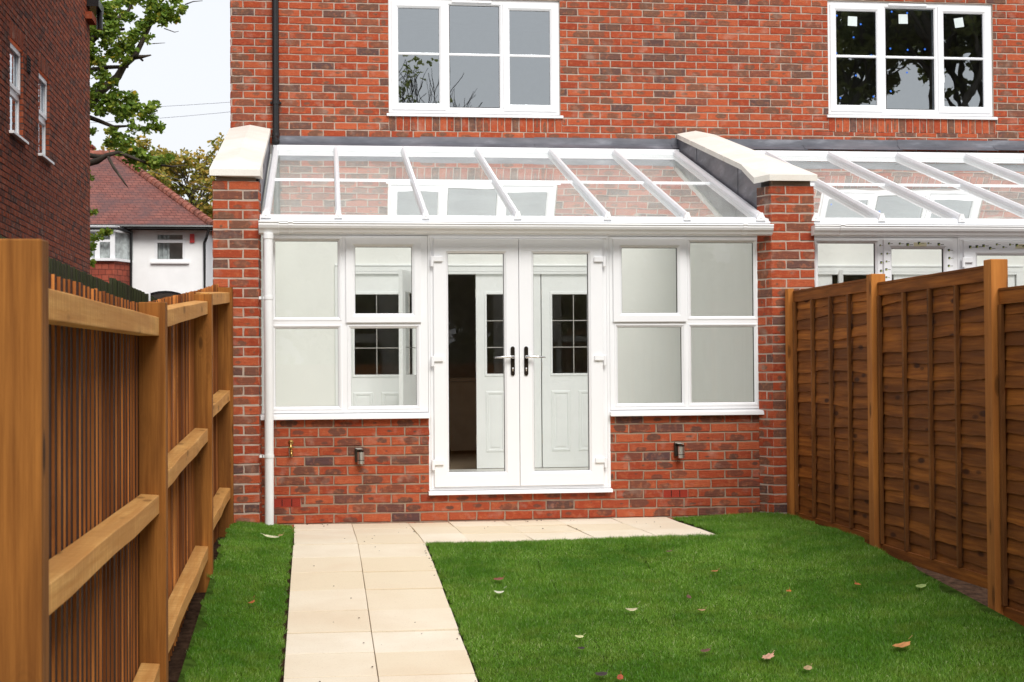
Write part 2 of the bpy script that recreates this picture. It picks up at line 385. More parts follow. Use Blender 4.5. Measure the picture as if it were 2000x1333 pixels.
class Brickwork:
    def __init__(s, seed=1): s.v = []; s.f = []; s.m = []; s.uv = []; s.c = []; s.r = random.Random(seed)
    def face(s, ids, mi, uvs, c):
        s.f.append(ids); s.m.append(mi); s.uv += uvs; s.c += [c] * len(ids)
    def quad(s, P, u0, u1, v0, v1, mi=1):
        k = len(s.v); s.v += [P(u0, v0, 0), P(u1, v0, 0), P(u1, v1, 0), P(u0, v1, 0)]
        s.face((k, k + 1, k + 2, k + 3), mi, [(0, 0)] * 4, (0, 0, 0, 1))
    def brick(s, P, u0, u1, v0, v1, proud=0.007, jag=0.0022, tone=None):
        if u1 - u0 < 0.012 or v1 - v0 < 0.012: return
        r = s.r; j = lambda: r.uniform(-jag, jag)
        nu = max(2, int((u1 - u0) / 0.045)); ring = []
        for i in range(nu): ring.append((u0 + (u1 - u0) * i / nu, v0, 0))
        ring.append((u1, v0, 0)); ring.append((u1, (v0 + v1) / 2, 0))
        for i in range(nu): ring.append((u1 - (u1 - u0) * i / nu, v1, 0))
        ring.append((u0, v1, 0)); ring.append((u0, (v0 + v1) / 2, 0))
        n = len(ring); k = len(s.v); ch = 0.0035; tw = [r.uniform(-0.0015, 0.0015) for _ in range(2)]
        jj = [(j(), j()) for _ in ring]; cu, cv = (u0 + u1) / 2, (v0 + v1) / 2
        c = (tone if tone is not None else r.random(), r.random(), r.random(), 1)
        def off(u, v): return tw[0] * (u - cu) / 0.1 + tw[1] * (v - cv) / 0.03
        for (u, v, _), (a, b) in zip(ring, jj): s.v.append(P(u + a, v + b, 0.0))
        for (u, v, _), (a, b) in zip(ring, jj): s.v.append(P(u + a, v + b, proud - 0.003 + off(u, v)))
        for (u, v, _), (a, b) in zip(ring, jj):
            s.v.append(P(u + a + (ch if u < cu else -ch) * (abs(u - cu) > (cu - u0) * 0.98), v + b + (ch if v < cv else -ch) * (abs(v - cv) > (v1 - cv) * 0.9), proud + off(u, v)))
        U = lambda i: ((ring[i % n][0] - u0) / (u1 - u0), (ring[i % n][1] - v0) / (v1 - v0))
        for i in range(n):
            q = (i + 1) % n
            for L in (0, 1):
                s.face((k + L * n + i, k + L * n + q, k + (L + 1) * n + q, k + (L + 1) * n + i), 0, [U(i), U(i + 1), U(i + 1), U(i)], c)
        s.face(tuple(k + 2 * n + i for i in range(n)), 0, [U(i) for i in range(n)], c)
    def wall(s, P, W, H, L=0.225, C=0.075, ph=(0.0, 0.1125), v0=0.0, holes=(), hb=(), pat=None, proud=0.007, back=True, tone=None):
        """P(u,v,n) -> world point. holes cut bricks and backing; hb only bricks"""
        if back:
            for a0, a1, b0, b1 in clip_rects((0, W, 0, H), holes): s.quad(P, a0, a1, b0, b1)
        i = 0; v = v0 - 3 * C
        while v < H:
            if v + C > 0:
                if pat:
                    us = []; u = 0; seq = pat[i % 2]; q = 0
                    while u < W - 1e-4: us.append((u, u + seq[q % len(seq)])); u += seq[q % len(seq)]; q += 1
                else:
                    u = ph[i % 2] - L * 2; us = []
                    while u < W:
                        us.append((u, u + L)); u += L
                for a, b in us:
                    a2, b2 = max(a, 0), min(b, W)
                    if b2 - a2 < 0.02: continue
                    u0 = a2 + (0.0058 if a2 > 0 else 0.0); u1 = b2 - (0.0058 if b2 < W else 0.0)
                    z0, z1 = max(v + 0.0062, 0.0), min(v + C - 0.0062, H)
                    dz = s.r.uniform(-0.0012, 0.0012)
                    for r4 in clip_rects((u0, u1, z0 + dz, z1 + dz), list(holes) + list(hb)):
                        s.brick(P, *r4, proud=proud + s.r.uniform(-0.001, 0.001), tone=tone)
            v += C; i += 1
    def soldier(s, P, u0, u1, v0, v1, pitch=0.075):
        n = round((u1 - u0) / pitch); p = (u1 - u0) / n
        for i in range(n): s.brick(P, u0 + i * p + 0.005, u0 + (i + 1) * p - 0.005, v0 + 0.004, v1 - 0.004)
    def build(s, name, bm_, mm, parent=None):
        me = bpy.data.meshes.new(name); me.from_pydata(s.v, [], s.f)
        me.materials.append(bm_); me.materials.append(mm); me.polygons.foreach_set('material_index', s.m)
        uv = me.uv_layers.new(name='buv'); uv.data.foreach_set('uv', np.array(s.uv, np.float32).ravel())
        a = me.color_attributes.new('bid', 'FLOAT_COLOR', 'CORNER'); a.data.foreach_set('color', np.array(s.c, np.float32).ravel())
        me.update(); o = bpy.data.objects.new(name, me); COL.objects.link(o)
        if parent is not None: o.parent = parent
        return o
def PX(x0, y, z0): return lambda u, v, n: (x0 + u, y - n, z0 + v)            # faces the camera (-Y)
def PYp(x, y0, z0): return lambda u, v, n: (x + n, y0 + u, z0 + v)            # faces +X, u runs +Y
def PYm(x, y1, z0): return lambda u, v, n: (x - n, y1 - u, z0 + v)            # faces -X, u runs -Y

# ------------------------------------------------------------------ ground heights
def path_z(Y):
    if Y >= 10.5: return 0.0
    if Y <= 3.0: return -0.60
    return -0.08 * (10.5 - Y)
def lawn_z(X, Y):
    z = path_z(Y) - 0.006
    if X > 0.8: z += 0.035 * max(0.0, min(1.0, (X - 2.9) / 0.8)) + 0.008 * math.sin(X * 1.7 + Y * 0.9)* min(1, (X - 0.8))
    if X < -0.18: z += 0.045 * min(1.0, (-0.18 - X) / 0.4)
    return z

FY, HY = 12.15, 15.43           # conservatory front, house wall
# ground sheet to the horizon, with the gardens let into it a little lower
m = MB(); xs = [-600, -60, -10, -0.74, 3.9, 12, 60, 600]; ys = [-600, -60, -12, 3, 10.5, 16, 40, 120, 900]
for i in range(len(xs) - 1):
    for j in range(len(ys) - 1):
        q = [(xs[i], ys[j]), (xs[i + 1], ys[j]), (xs[i + 1], ys[j + 1]), (xs[i], ys[j + 1])]
        m.add([(a, b, path_z(b) - 0.06) for a, b in q], [(0, 1, 2, 3)])
tag(m.build('ground', M['soil']), kind='structure')
# lawn sheets (turf mat) following the garden's fall
def sheet(name, x0, x1, y0, y1, mtl, dx=0.25, off=0.0):
    m = MB(); nx = max(1, int((x1 - x0) / dx)); ny = max(1, int((y1 - y0) / dx))
    for j in range(ny + 1):
        for i in range(nx + 1):
            X = x0 + (x1 - x0) * i / nx; Y = y0 + (y1 - y0) * j / ny; m.v.append((X, Y, lawn_z(X, Y) + off))
    for j in range(ny):
        for i in range(nx):
            a = j * (nx + 1) + i; m.f.append((a, a + 1, a + nx + 2, a + nx + 1)); m.m.append(0)
    return tag(m.build(name, mtl, smooth=True), kind='structure')
sheet('lawn', 0.76, 3.72, -3.0, 10.66, M['turf'])
sheet('lawn', 2.86, 3.72, 10.664, 12.14, M['turf'])
sheet('lawn', -0.63, -0.18, -3.0, 12.02, M['turf'])

# paving: each slab its own slightly uneven block in one sheet of paving
def slab(m, p, z, th=0.05, gap=0.0032, r=rnd):
    cx = sum(a for a, _ in p) / 4; cy_ = sum(b for _, b in p) / 4
    t = [r.uniform(-0.004, 0.004), r.uniform(-.002, .002), r.uniform(-.003, .003)]
    def pt(a, b, dz):
        dx, dy = a - cx, b - cy_; L = math.hypot(dx, dy)
        a2 = a - math.copysign(gap * .55, dx); b2 = b - math.copysign(gap * 2.2, dy)
        return (a2, b2, z(b2) + t[0] + t[1] * dx * 4 + t[2] * dy * 4 + dz)
    m.hexa([pt(a, b, -th) for a, b in p] + [pt(a, b, 0) for a, b in p])
m = MB()
wx = [-0.17, 0.28, 0.72, 1.04, 1.47, 1.90, 2.35, 2.80]; fx = [-0.15, 0.29, 0.748, 1.07, 1.52, 1.97, 2.42, 2.86]
rows = [12.14, 11.72, 11.22, 10.70]
for j in range(3):
    for i in range(7):
        def X(k, Y): return wx[k] + (fx[k] - wx[k]) * (12.14 - Y) / 1.44
        y1, y0 = rows[j], rows[j + 1]
        slab(m, [(X(i, y0), y0), (X(i + 1, y0), y0), (X(i + 1, y1), y1), (X(i, y1), y1)], lambda Y: 0.0 if Y > 0 else 0)
tag(m.build('patio', M['slab'], bevel=0.002), kind='structure')
m = MB()
ry = [10.696, 10.17, 9.70, 9.20, 8.68, 8.21, 7.78, 7.36, 6.93, 6.48, 6.03, 5.58, 5.13, 4.68, 4.23, 3.78, 3.33, 2.88, 2.43, 1.98, 1.53, 1.08, .63, .18, -.27, -.72, -1.17, -1.62, -2.07]
for c, (xa, xb) in enumerate(((-0.155, 0.290), (0.290, 0.752))):
    for j in range(len(ry) - 1):
        d = -0.03 if c else 0.0
        y1 = ry[j] + (d if j else 0); y0 = ry[j + 1] + d
        slab(m, [(xa, y0), (xb, y0), (xb, y1), (xa, y1)], path_z)
tag(m.build('path', M['slab'], bevel=0.002), kind='structure')
# the joints' bed
m = MB(); m.box(-0.16, 0.75, -2.1, 10.5, -0.9, -0.7)
for j in range(30):
    y0 = -2.1 + 12.6 * j / 30; y1 = y0 + 12.6 / 30
    m.add([(-.15, y0, path_z(y0) - .022), (.748, y0, path_z(y0) - .022), (.748, y1, path_z(y1) - .022), (-.15, y1, path_z(y1) - .022)], [(0, 1, 2, 3)])
m.add([(-.16, 10.5, -.022), (2.84, 10.5, -.022), (2.84, 12.14, -.022), (-.16, 12.14, -.022)], [(0, 1, 2, 3)])
tag(m.build('path_bed', M['sand']), kind='structure')

# grass blades (one mass)
def grass(name, n, region, lo=0.016, hi=0.032, seed=3, wid=0.0022):
    g = np.random.default_rng(seed); pts = []
    tot = sum((x1 - x0) * (y1 - y0) for x0, x1, y0, y1, _ in region)
    for x0, x1, y0, y1, dens in region:
        k = int((x1 - x0) * (y1 - y0) * dens)
        pts.append(np.stack([g.uniform(x0, x1, k), g.uniform(y0, y1, k)], 1))
    p = np.concatenate(pts); X, Y = p[:, 0], p[:, 1]
    # ragged edges and thin seams
    jx = 0.014 * np.sin(Y * 23) + 0.010 * np.sin(Y * 61 + 1)
    keep = np.ones(len(p), bool)
    keep &= ~((X > -0.168 + jx * 0.7) & (X < 0.762 + jx * 0.7) & (Y < 10.69 + 0.01 * np.sin(X * 40)))
    keep &= ~((X > -0.175 + jx) & (X < 2.84 + (12.14 - Y) * 0.04 + jx) & (Y > 10.68 + 0.012 * np.sin(X * 31) + 0.008 * np.sin(X * 77)))
    for sx in (1.42, 2.12, 2.95):
        keep &= ~((np.abs(X - sx - 0.012 * np.sin(Y * 9)) < 0.008) & (np.sin(Y * 3.1 + sx * 7) > 0.1) & (g.random(len(X)) < 0.75))
    edge = 3.715 + 0.02 * np.sin(Y * 5) + 0.02 * np.sin(Y * 13) - 0.07 * np.clip(9.6 - Y, 0, 1)
    keep &= X < edge
    keep &= X > -0.63 + 0.02 * np.sin(Y * 7) + 0.02 * np.sin(Y * 17) + 0.03 * (Y < 9.3)
    X, Y = X[keep], Y[keep]; n = len(X)
    pz = np.where(Y >= 10.5, 0.0, np.where(Y <= 3, -0.6, -0.08 * (10.5 - Y)))
    Z = pz - 0.006
    a = np.clip((X - 2.9) / 0.8, 0, 1); Z = Z + np.where(X > 0.8, 0.035 * a + 0.008 * np.sin(X * 1.7 + Y * 0.9) * np.clip(X - 0.8, 0, 1), 0)
    Z = Z + np.where(X < -0.18, 0.045 * np.clip((-0.18 - X) / 0.4, 0, 1), 0)
    ang = g.uniform(0, 2 * math.pi, n); h = g.uniform(lo, hi, n) * (0.85 + 0.3 * np.sin(X * 2.3 + np.sin(Y * 1.9) * 2)*0.5)
    h *= np.where(g.random(n) < 0.03, 1.5, 1)
    lean = g.uniform(0.1, 1.0, n) ** 1.0 * h; la = g.uniform(0, 2 * math.pi, n)
    w = g.uniform(0.6, 1.3, n) * wid / 2
    cx, cy2 = np.cos(ang) * w, np.sin(ang) * w; lx, ly = np.cos(la) * lean, np.sin(la) * lean
    zz = Z - 0.004
    V = np.empty((n, 5, 3))
    V[:, 0] = np.stack([X - cx, Y - cy2, zz], 1); V[:, 1] = np.stack([X + cx, Y + cy2, zz], 1)
    V[:, 2] = np.stack([X + cx * .8 + lx * .35, Y + cy2 * .8 + ly * .35, zz + h * .62], 1)
    V[:, 3] = np.stack([X - cx * .8 + lx * .35, Y - cy2 * .8 + ly * .35, zz + h * .62], 1)
    V[:, 4] = np.stack([X + lx, Y + ly, zz + h], 1)
    b = np.arange(n)[:, None] * 5
    F = np.concatenate([b + np.array([[0, 1, 2]]), b + np.array([[0, 2, 3]]), b + np.array([[3, 2, 4]])])
    c = np.repeat(np.clip(g.normal(0.5, 0.22, n), 0, 1) , 5)
    return np_mesh(name, V.reshape(-1, 3), F, c, M['grass'])
tag(grass('grass', 0, [(0.74, 3.76, 6.0, 10.72, 32000), (2.78, 3.76, 10.66, 12.13, 30000), (-0.65, -0.14, 5.8, 12.04, 30000),
                       (0.74, 3.76, 3.5, 6.0, 5000), (-0.65, -0.14, 3.5, 5.8, 4000)]), kind='stuff')

# ------------------------------------------------------------------ the brick house
OFF = 4.40
WIN = [(0.745, 2.495, 3.765, 4.965), (5.325, 7.14, 3.815, 5.04)]
house = empty('brick_house', (0, HY, 0), 'long two storey red brick house wall with white upper windows', 'house')
bw = Brickwork(11); HX0, HX1, HZ0, HZ1 = -0.815, 13.0, 3.36, 8.4
P = PX(HX0, HY, HZ0); W = HX1 - HX0; H = HZ1 - HZ0
holes = [(a - HX0, b - HX0, c - HZ0, d - HZ0) for a, b, c, d in WIN]
sold = [(0.745 - HX0, 2.51 - HX0, 3.61 - HZ0, 3.765 - HZ0), (5.325 - HX0, 7.16 - HX0, 3.655 - HZ0, 3.815 - HZ0)]
bw.wall(P, W, H, C=0.0752, ph=(0.12, 0.0075), v0=3.535 - HZ0 - 3 * 0.0752 + 0.0752, holes=holes, hb=sold)
for a, b, c, d in sold: bw.soldier(P, a, b, c, d - 0.008)
# side return of the house (gable side, seen from beside)
bw.wall(lambda u, v, n: (HX0 - n, HY + u, HZ0 + v), 6.0, H, C=0.0752, v0=0.17)
bw.build('wall', M['brick'], M['mortar'], house)
m = MB(); m.box(HX0, HX1, HY + 0.02, HY + 0.20, HZ1, HZ1 + 0.06); m.box(HX0 - 0.3, HX1, HY - 0.25, HY + 6.2, HZ1 + 0.06, HZ1 + 0.22)
m.build('soffit', M['upvc'], house)
m = MB(); m.hexa([(HX0 - .3, HY - .3, HZ1 + .22), (HX1, HY - .3, HZ1 + .22), (HX1, HY + 6.2, HZ1 + .22), (HX0 - .3, HY + 6.2, HZ1 + .22),
                  (HX0 - .3, HY + 2.5, HZ1 + 2.4), (HX1, HY + 2.5, HZ1 + 2.4), (HX1, HY + 3.4, HZ1 + 2.4), (HX0 - .3, HY + 3.4, HZ1 + 2.4)])
m.build('roof', M['mortar_dark'], house)

PROF_F = lambda y, w, d: [(0, y), (w - 0.022, y), (w - 0.014, y + 0.005), (w - 0.004, y + 0.012), (w, y + 0.020), (w, y + d), (0, y + d)]
def upper_window(x0, x1, z0, z1, label, papers=()):
    y = HY + 0.018
    f = MB(); f.rect_ring(x0 + 0.004, x1 - 0.004, z0 + 0.03, z1 - 0.004, [(0, y), (0.052, y), (0.052, y + 0.07), (0, y + 0.07)])
    wtot = x1 - x0; lw = wtot * 0.335; cA = x0 + lw; cB = x1 - lw
    f.box(cA - 0.022, cA + 0.022, y + 0.0005, y + 0.068, z0 + 0.082, z1 - 0.056)
    f.box(cB - 0.022, cB + 0.022, y + 0.0005, y + 0.068, z0 + 0.082, z1 - 0.056)
    o = f.build('window', M['upvc'], house, bevel=0.003); o['label'] = label
    s = MB(); s.prism([(y - 0.055, z0 - 0.012), (y + 0.04, z0 - 0.004), (y + 0.04, z0 + 0.030), (y - 0.05, z0 + 0.016), (y - 0.055, z0 + 0.012)], x0 - 0.02, x1 + 0.025)
    s.build('window_sill', M['upvc'], o, bevel=0.003)
    v = MB(); v.prism([(y - 0.018, z1 - 0.040), (y, z1 - 0.050), (y, z1 - 0.015), (y - 0.008, z1 - 0.018)], x0 + wtot * 0.37, x0 + wtot * 0.60)
    v.build('trickle_vent', M['upvc'], o, bevel=0.002)
    zb, zt = z0 + 0.062, z1 - 0.040; zm = (zb + zt) / 2 + 0.02
    for (a, b, sash) in ((x0 + 0.034, cA - 0.004, 1), (cA + 0.022, cB - 0.022, 0), (cB + 0.004, x1 - 0.034, 1)):
        if sash:
            c = MB(); c.rect_ring(a, b, zb, zt, PROF_F(y - 0.014, 0.068, 0.05)); c.build('casement', M['upvc'], o, bevel=0.002)
            ga, gb, gz0, gz1 = a + 0.066, b - 0.066, zb + 0.066, zt - 0.066
        else:
            c = MB(); c.rect_ring(a - 0.002, b + 0.002, z0 + 0.080, z1 - 0.054, PROF_F(y + 0.004, 0.020, 0.05)[1:]); c.build('glazing_bead', M['upvc'], o)
            ga, gb, gz0, gz1 = a + 0.014, b - 0.014, z0 + 0.096, z1 - 0.070
        k = MB(); k.rect_ring(ga - 0.002, gb + 0.002, gz0 - 0.002, gz1 + 0.002, [(0, y + 0.012), (0.005, y + 0.012), (0.005, y + 0.03), (0, y + 0.03)]); k.build('gasket', M['seal'], o)
        p = MB(); p.add([(ga, y + 0.016, gz0), (gb, y + 0.016, gz0), (gb, y + 0.016, gz1), (ga, y + 0.016, gz1)], [(0, 1, 2, 3)])
        p.build('pane', M['up_glass'], o)
        t = MB(); t.prism([(y + 0.015, zm - 0.014), (y + 0.003, zm - 0.008), (y + 0.003, zm + 0.008), (y + 0.015, zm + 0.014)], ga - 0.006, gb + 0.006)
        t.build('glazing_bar', M['upvc'], o)
    return o, y
o, y = upper_window(*WIN[0], 'white three light upper window reflecting plain grey sky')
o2, y2 = upper_window(*WIN[1], 'white three light upper window with paper squares and blue dots on its glass')
for (x, z, t) in ((5.61, 4.83, -2), (6.165, 4.865, 1), (6.78, 4.84, 9)):
    m = MB(); c, s_ = math.cos(R(t)) * .05, math.sin(R(t)) * .05
    yy = y2 + 0.0145; m.hexa([(x - c + s_, yy, z - c - s_), (x + c + s_, yy, z - c + s_), (x + c + s_, yy + .001, z - c + s_), (x - c + s_, yy + .001, z - c - s_),
            (x - c - s_, yy, z + c - s_), (x + c - s_, yy, z + c + s_), (x + c - s_, yy + .001, z + c + s_), (x - c - s_, yy + .001, z + c - s_)])
    m.build('paper_square', M['paper'], o2)
d0 = None
for (x, z) in ((5.44, 4.885), (5.70, 4.80), (5.62, 4.66), (5.43, 4.49), (5.81, 4.475), (5.64, 4.26), (5.47, 4.02), (5.83, 4.04), (6.04, 4.94), (6.21, 4.93), (6.02, 4.55), (6.21, 4.54), (6.40, 4.55), (6.20, 4.30), (6.02, 4.10)):
    if d0 is None:
        m = MB(); m.tube([(0, 0, 0), (0, 0.0012, 0)], 0.010, 12); d0 = m.build('blue_dot', M['blue'], o2, loc=(x, y2 + 0.0145, z))
    else:
        d = d0.copy(); COL.objects.link(d); d.parent = o2; d.location = (x, y2 + 0.0145, z)
m = MB(); m.box(6.60, 6.612, y2 + .01, y2 + .02, 4.20, 4.28); m.build('window_catch', M['upvc'], o2)
# rooms behind the upper windows
for i, (a, b, c, d) in enumerate(WIN):
    m = MB(); x0, x1, z0, z1, y0, y1 = a - .8, b + .8, 2.95, 5.35, HY + 0.10, HY + 3.2
    V = [(x0, y0, z0), (x1, y0, z0), (x1, y1, z0), (x0, y1, z0), (x0, y0, z1), (x1, y0, z1), (x1, y1, z1), (x0, y1, z1)]
    m.add(V, [(0, 1, 2, 3), (7, 6, 5, 4), (1, 5, 6, 2), (2, 6, 7, 3), (3, 7, 4, 0)])
    m.build('room_lining', M['grey_room'] if i == 0 else M['dark_room'], house)
    m = MB()
    for r4 in clip_rects((x0, x1, z0, z1), [(a, b, c, d)]): m.add([(r4[0], y0, r4[2]), (r4[1], y0, r4[2]), (r4[1], y0, r4[3]), (r4[0], y0, r4[3])], [(0, 1, 2, 3)])
    m.build('room_front', M['plaster'], house)
    m = MB(); m.rect_ring(a, b, c, d, [(0.0, HY - 0.002), (0.003, HY - 0.002), (0.003, HY + 0.11), (0.0, HY + 0.11)]); m.build('reveal', M['mortar'], house)
# lead flashing over the conservatory roofs
m = MB(); x = -0.40; k = 0
while x < 12.5:
    L = rnd.uniform(0.9, 1.5); z = 3.448 + (x + 0.4) * 0.006
    m.prism([(HY - 0.015 - 0.003 * (k % 2), z + 0.095), (HY - 0.015 - 0.003 * (k % 2), z + 0.035), (HY - 0.09 - 0.004 * (k % 2), z - 0.015 - 0.003 * (k % 2)), (HY - 0.085 - 0.004 * (k % 2), z - 0.02), (HY - 0.009, z + 0.028), (HY - 0.009, z + 0.095)], x, min(x + L + 0.03, 12.6))
    x += L; k += 1
m.build('lead_flashing', M['lead'], house)
# black rainwater pipe on the house
m = MB(); px_ = -0.375; m.cyl((px_, HY - 0.055), 0.034, 3.50, 8.3, 24)
m.tube([(px_, HY - 0.055, 3.56), (px_, HY - 0.060, 3.52), (px_, HY - 0.09, 3.485), (px_, HY - 0.13, 3.465)], [0.038, 0.038, 0.038, 0.038], 24)
m.tube([(px_, HY - 0.1305, 3.465), (px_, HY - 0.131, 3.465)], 0.032, 24, 1)
dp = m.build('downpipe', [M['black'], M['dark']], house, smooth=False); dp['label'] = 'black rainwater pipe'
for z in (3.87, 5.7, 7.4):
    m = MB(); m.cyl((px_, HY - 0.055), 0.040, z - 0.022, z + 0.022, 24); m.box(px_ - 0.055, px_ + 0.055, HY - 0.05, HY - 0.010, z - 0.012, z + 0.006)
    m.build('pipe_clip', M['black'], dp)

# ground floor rear wall inside each conservatory, with four white part-glazed doors
def rear_wall(ox):
    x0, x1, z0, z1 = -0.43 + ox, 3.78 + ox, 0.0, 3.45
    ops = (0.27 + ox, 2.955 + ox, 0.0, 2.19)
    m = MB()
    for a, b, c, d in clip_rects((x0, x1, z0, z1), [ops]): m.box(a, b, HY - 0.01, HY + 0.19, c, d)
    m.build('plaster_wall', M['plaster'], house)
    m = MB()
    for a, b in ((ops[0] - .07, ops[0]), (ops[1], ops[1] + .07)): m.box(a, b, HY - 0.035, HY - 0.011, 0.2, 2.19)
    m.box(ops[0] - .07, ops[1] + .07, HY - 0.036, HY - 0.0112, 2.19, 2.265)
    m.box(ops[0], ops[1], HY - 0.034, HY + 0.1, 2.165, 2.189)
    m.box(ops[0] - .07, ops[1] + .07, HY - 0.046, HY - 0.036, 2.245, 2.262)
    m.build('door_surround', M['doorpaint'], house, bevel=0.003)
    # dark room behind
    m = MB(); X0, X1, Y0, Y1, Z0, Z1 = ox - .4, ox + 3.9, HY + 0.2, HY + 5, 0.16, 2.6
    V = [(X0, Y0, Z0), (X1, Y0, Z0), (X1, Y1, Z0), (X0, Y1, Z0), (X0, Y0, Z1), (X1, Y0, Z1), (X1, Y1, Z1), (X0, Y1, Z1)]
    m.add(V, [(7, 6, 5, 4), (1, 5, 6, 2), (2, 6, 7, 3), (3, 7, 4, 0)], 0); m.add(V, [(0, 1, 2, 3)], 1)
    m.build('room_lining', [M['dark_room'], M['floor_in']], house)
    # worktop and units seen dimly in the opening
    m = MB(); m.box(ox + .2, ox + 2.6, HY + 3.6, HY + 4.2, 0.2, 1.05); m.box(ox + .2, ox + 2.6, HY + 3.58, HY + 4.2, 1.06, 1.10)
    m.build('kitchen_unit', M['floor_in'], house)
    def leaf(w=0.66, h=1.965):
        st = 0.105; m = MB(); t = 0.04
        gz0, gz1 = 0.95, h - 0.205
        for a, b, c, d in clip_rects((0, w, 0, h), [(st, w - st, gz0, gz1)]): m.box(a, b, 0, t, c, d)
        # raised mouldings round two lower fields and the glass
        for a, b, c, d in ((st - .015, w / 2 - .04, 0.16, 0.78), (w / 2 + .04, w - st + .015, 0.16, 0.78)):
            m.rect_ring(a, b, c, d, [(0, -0.001), (0.012, -0.010), (0.026, -0.010), (0.036, 0.001), (0.0, 0.001)])
            m.box(a + .055, b - .055, -0.009, 0.001, c + .055, d - .055)
        m.rect_ring(st - .022, w - st + .022, gz0 - .022, gz1 + .022, [(0, -0.001), (0.004, -0.011), (0.024, -0.011), (0.026, 0.02), (0, 0.01)])
        return m, (st, w - st, gz0, gz1), t
    for x, rot in ((0.285, 0), (1.005, -108), (1.615, 0), (2.285, 0)):
        m, (ga, gb, g0, g1), t = leaf()
        o = m.build('inner_door', M['doorpaint'], house, bevel=0.0); o.location = (x + ox, HY - 0.005, 0.205)
        if rot:
            o.rotation_euler = (0, 0, R(rot)); o['label'] = 'white inner door standing open'
        p = MB(); p.add([(ga, t / 2, g0), (gb, t / 2, g0), (gb, t / 2, g1), (ga, t / 2, g1)], [(0, 1, 2, 3)]); p.build('pane', M['glass'], o)
        g_ = MB()
        for k in (1, 2): z = g0 + (g1 - g0) * k / 3; g_.box(ga, gb, t / 2 - .004, t / 2 + .004, z - .004, z + .004)
        xm = (ga + gb) / 2; g_.box(xm - .004, xm + .004, t / 2 - .0045, t / 2 + .0045, g0, g1); g_.build('lead_bar', M['steel'], o)
        hx = 0.0
        for z in (0.25, 0.98, 1.72): h_ = MB(); h_.box(-0.006, 0.0015, -0.006, 0.002, z, z + .09); h_.build('hinge', M['steel'], o)
rear_wall(0); rear_wall(OFF)

# ------------------------------------------------------------------ conservatories
def mull_glass(parent, ga, gb, g0, g1, y):
    k = MB(); k.rect_ring(ga - .001, gb + .001, g0 - .001, g1 + .001, [(0, y - .004), (0.005, y - .004), (0.005, y + .02), (0, y + .02)]); k.build('gasket', M['seal'], parent)
    p = MB(); p.add([(ga, y, g0), (gb, y, g0), (gb, y, g1), (ga, y, g1)], [(0, 1, 2, 3)]); p.build('pane', M['glass'], parent)
BEAD = lambda y: [(0, y), (0.004, y), (0.016, y + 0.012), (0.016, y + 0.022), (0, y + 0.022)]
def front_window(root, x0, x1, sx0, sx1, fx0, fx1, sill0, sill1, label):
    """frame x0-x1; opening sash light sx0-sx1 over a fixed light; two fixed lights fx0-fx1"""
    y = FY - 0.005; z0, z1 = 0.868, 2.262; D = 0.075
    f = MB(); lights = [(sx0, sx1, 1.605, z1 - .03), (sx0, sx1, 0.905, 1.545), (fx0, fx1, 1.605, z1 - .03), (fx0, fx1, 0.905, 1.545)]
    for a, b, c, d in clip_rects((x0, x1, z0, z1), lights): f.box(a, b, y, y + D, c, d)
    o = f.build('window', M['upvc'], root, bevel=0.0); o['label'] = label
    for i, (a, b, c, d) in enumerate(lights):
        if i == 0:
            s = MB(); s.rect_ring(a - .022, b + .022, c - .030, d + .012, PROF_F(y - 0.024, 0.072, 0.05)); s.build('sash', M['upvc'], o, bevel=0.002)
            mull_glass(o, a + .048, b - .048, c + .040, d - .058, y + 0.004)
        else:
            s = MB(); s.rect_ring(a - .001, b + .001, c - .001, d + .001, BEAD(y + 0.0)); s.build('glazing_bead', M['upvc'], o)
            e = MB(); e.rect_ring(a - .016, b + .016, c - .016, d + .016, [(0, y + .001), (0.004, y - .005), (0.014, y - .005), (0.016, y + .001)]); e.build('frame_rib', M['upvc'], o)
            mull_glass(o, a + .012, b - .012, c + .012, d - .012, y + 0.022)
    s = MB(); s.prism([(y - 0.062, 0.818), (y - 0.058, 0.850), (y + 0.03, 0.867), (y + 0.03, 0.835), (y - 0.05, 0.818)], sill0, sill1); s.build('window_sill', M['upvc'], o, bevel=0.003)
    return o

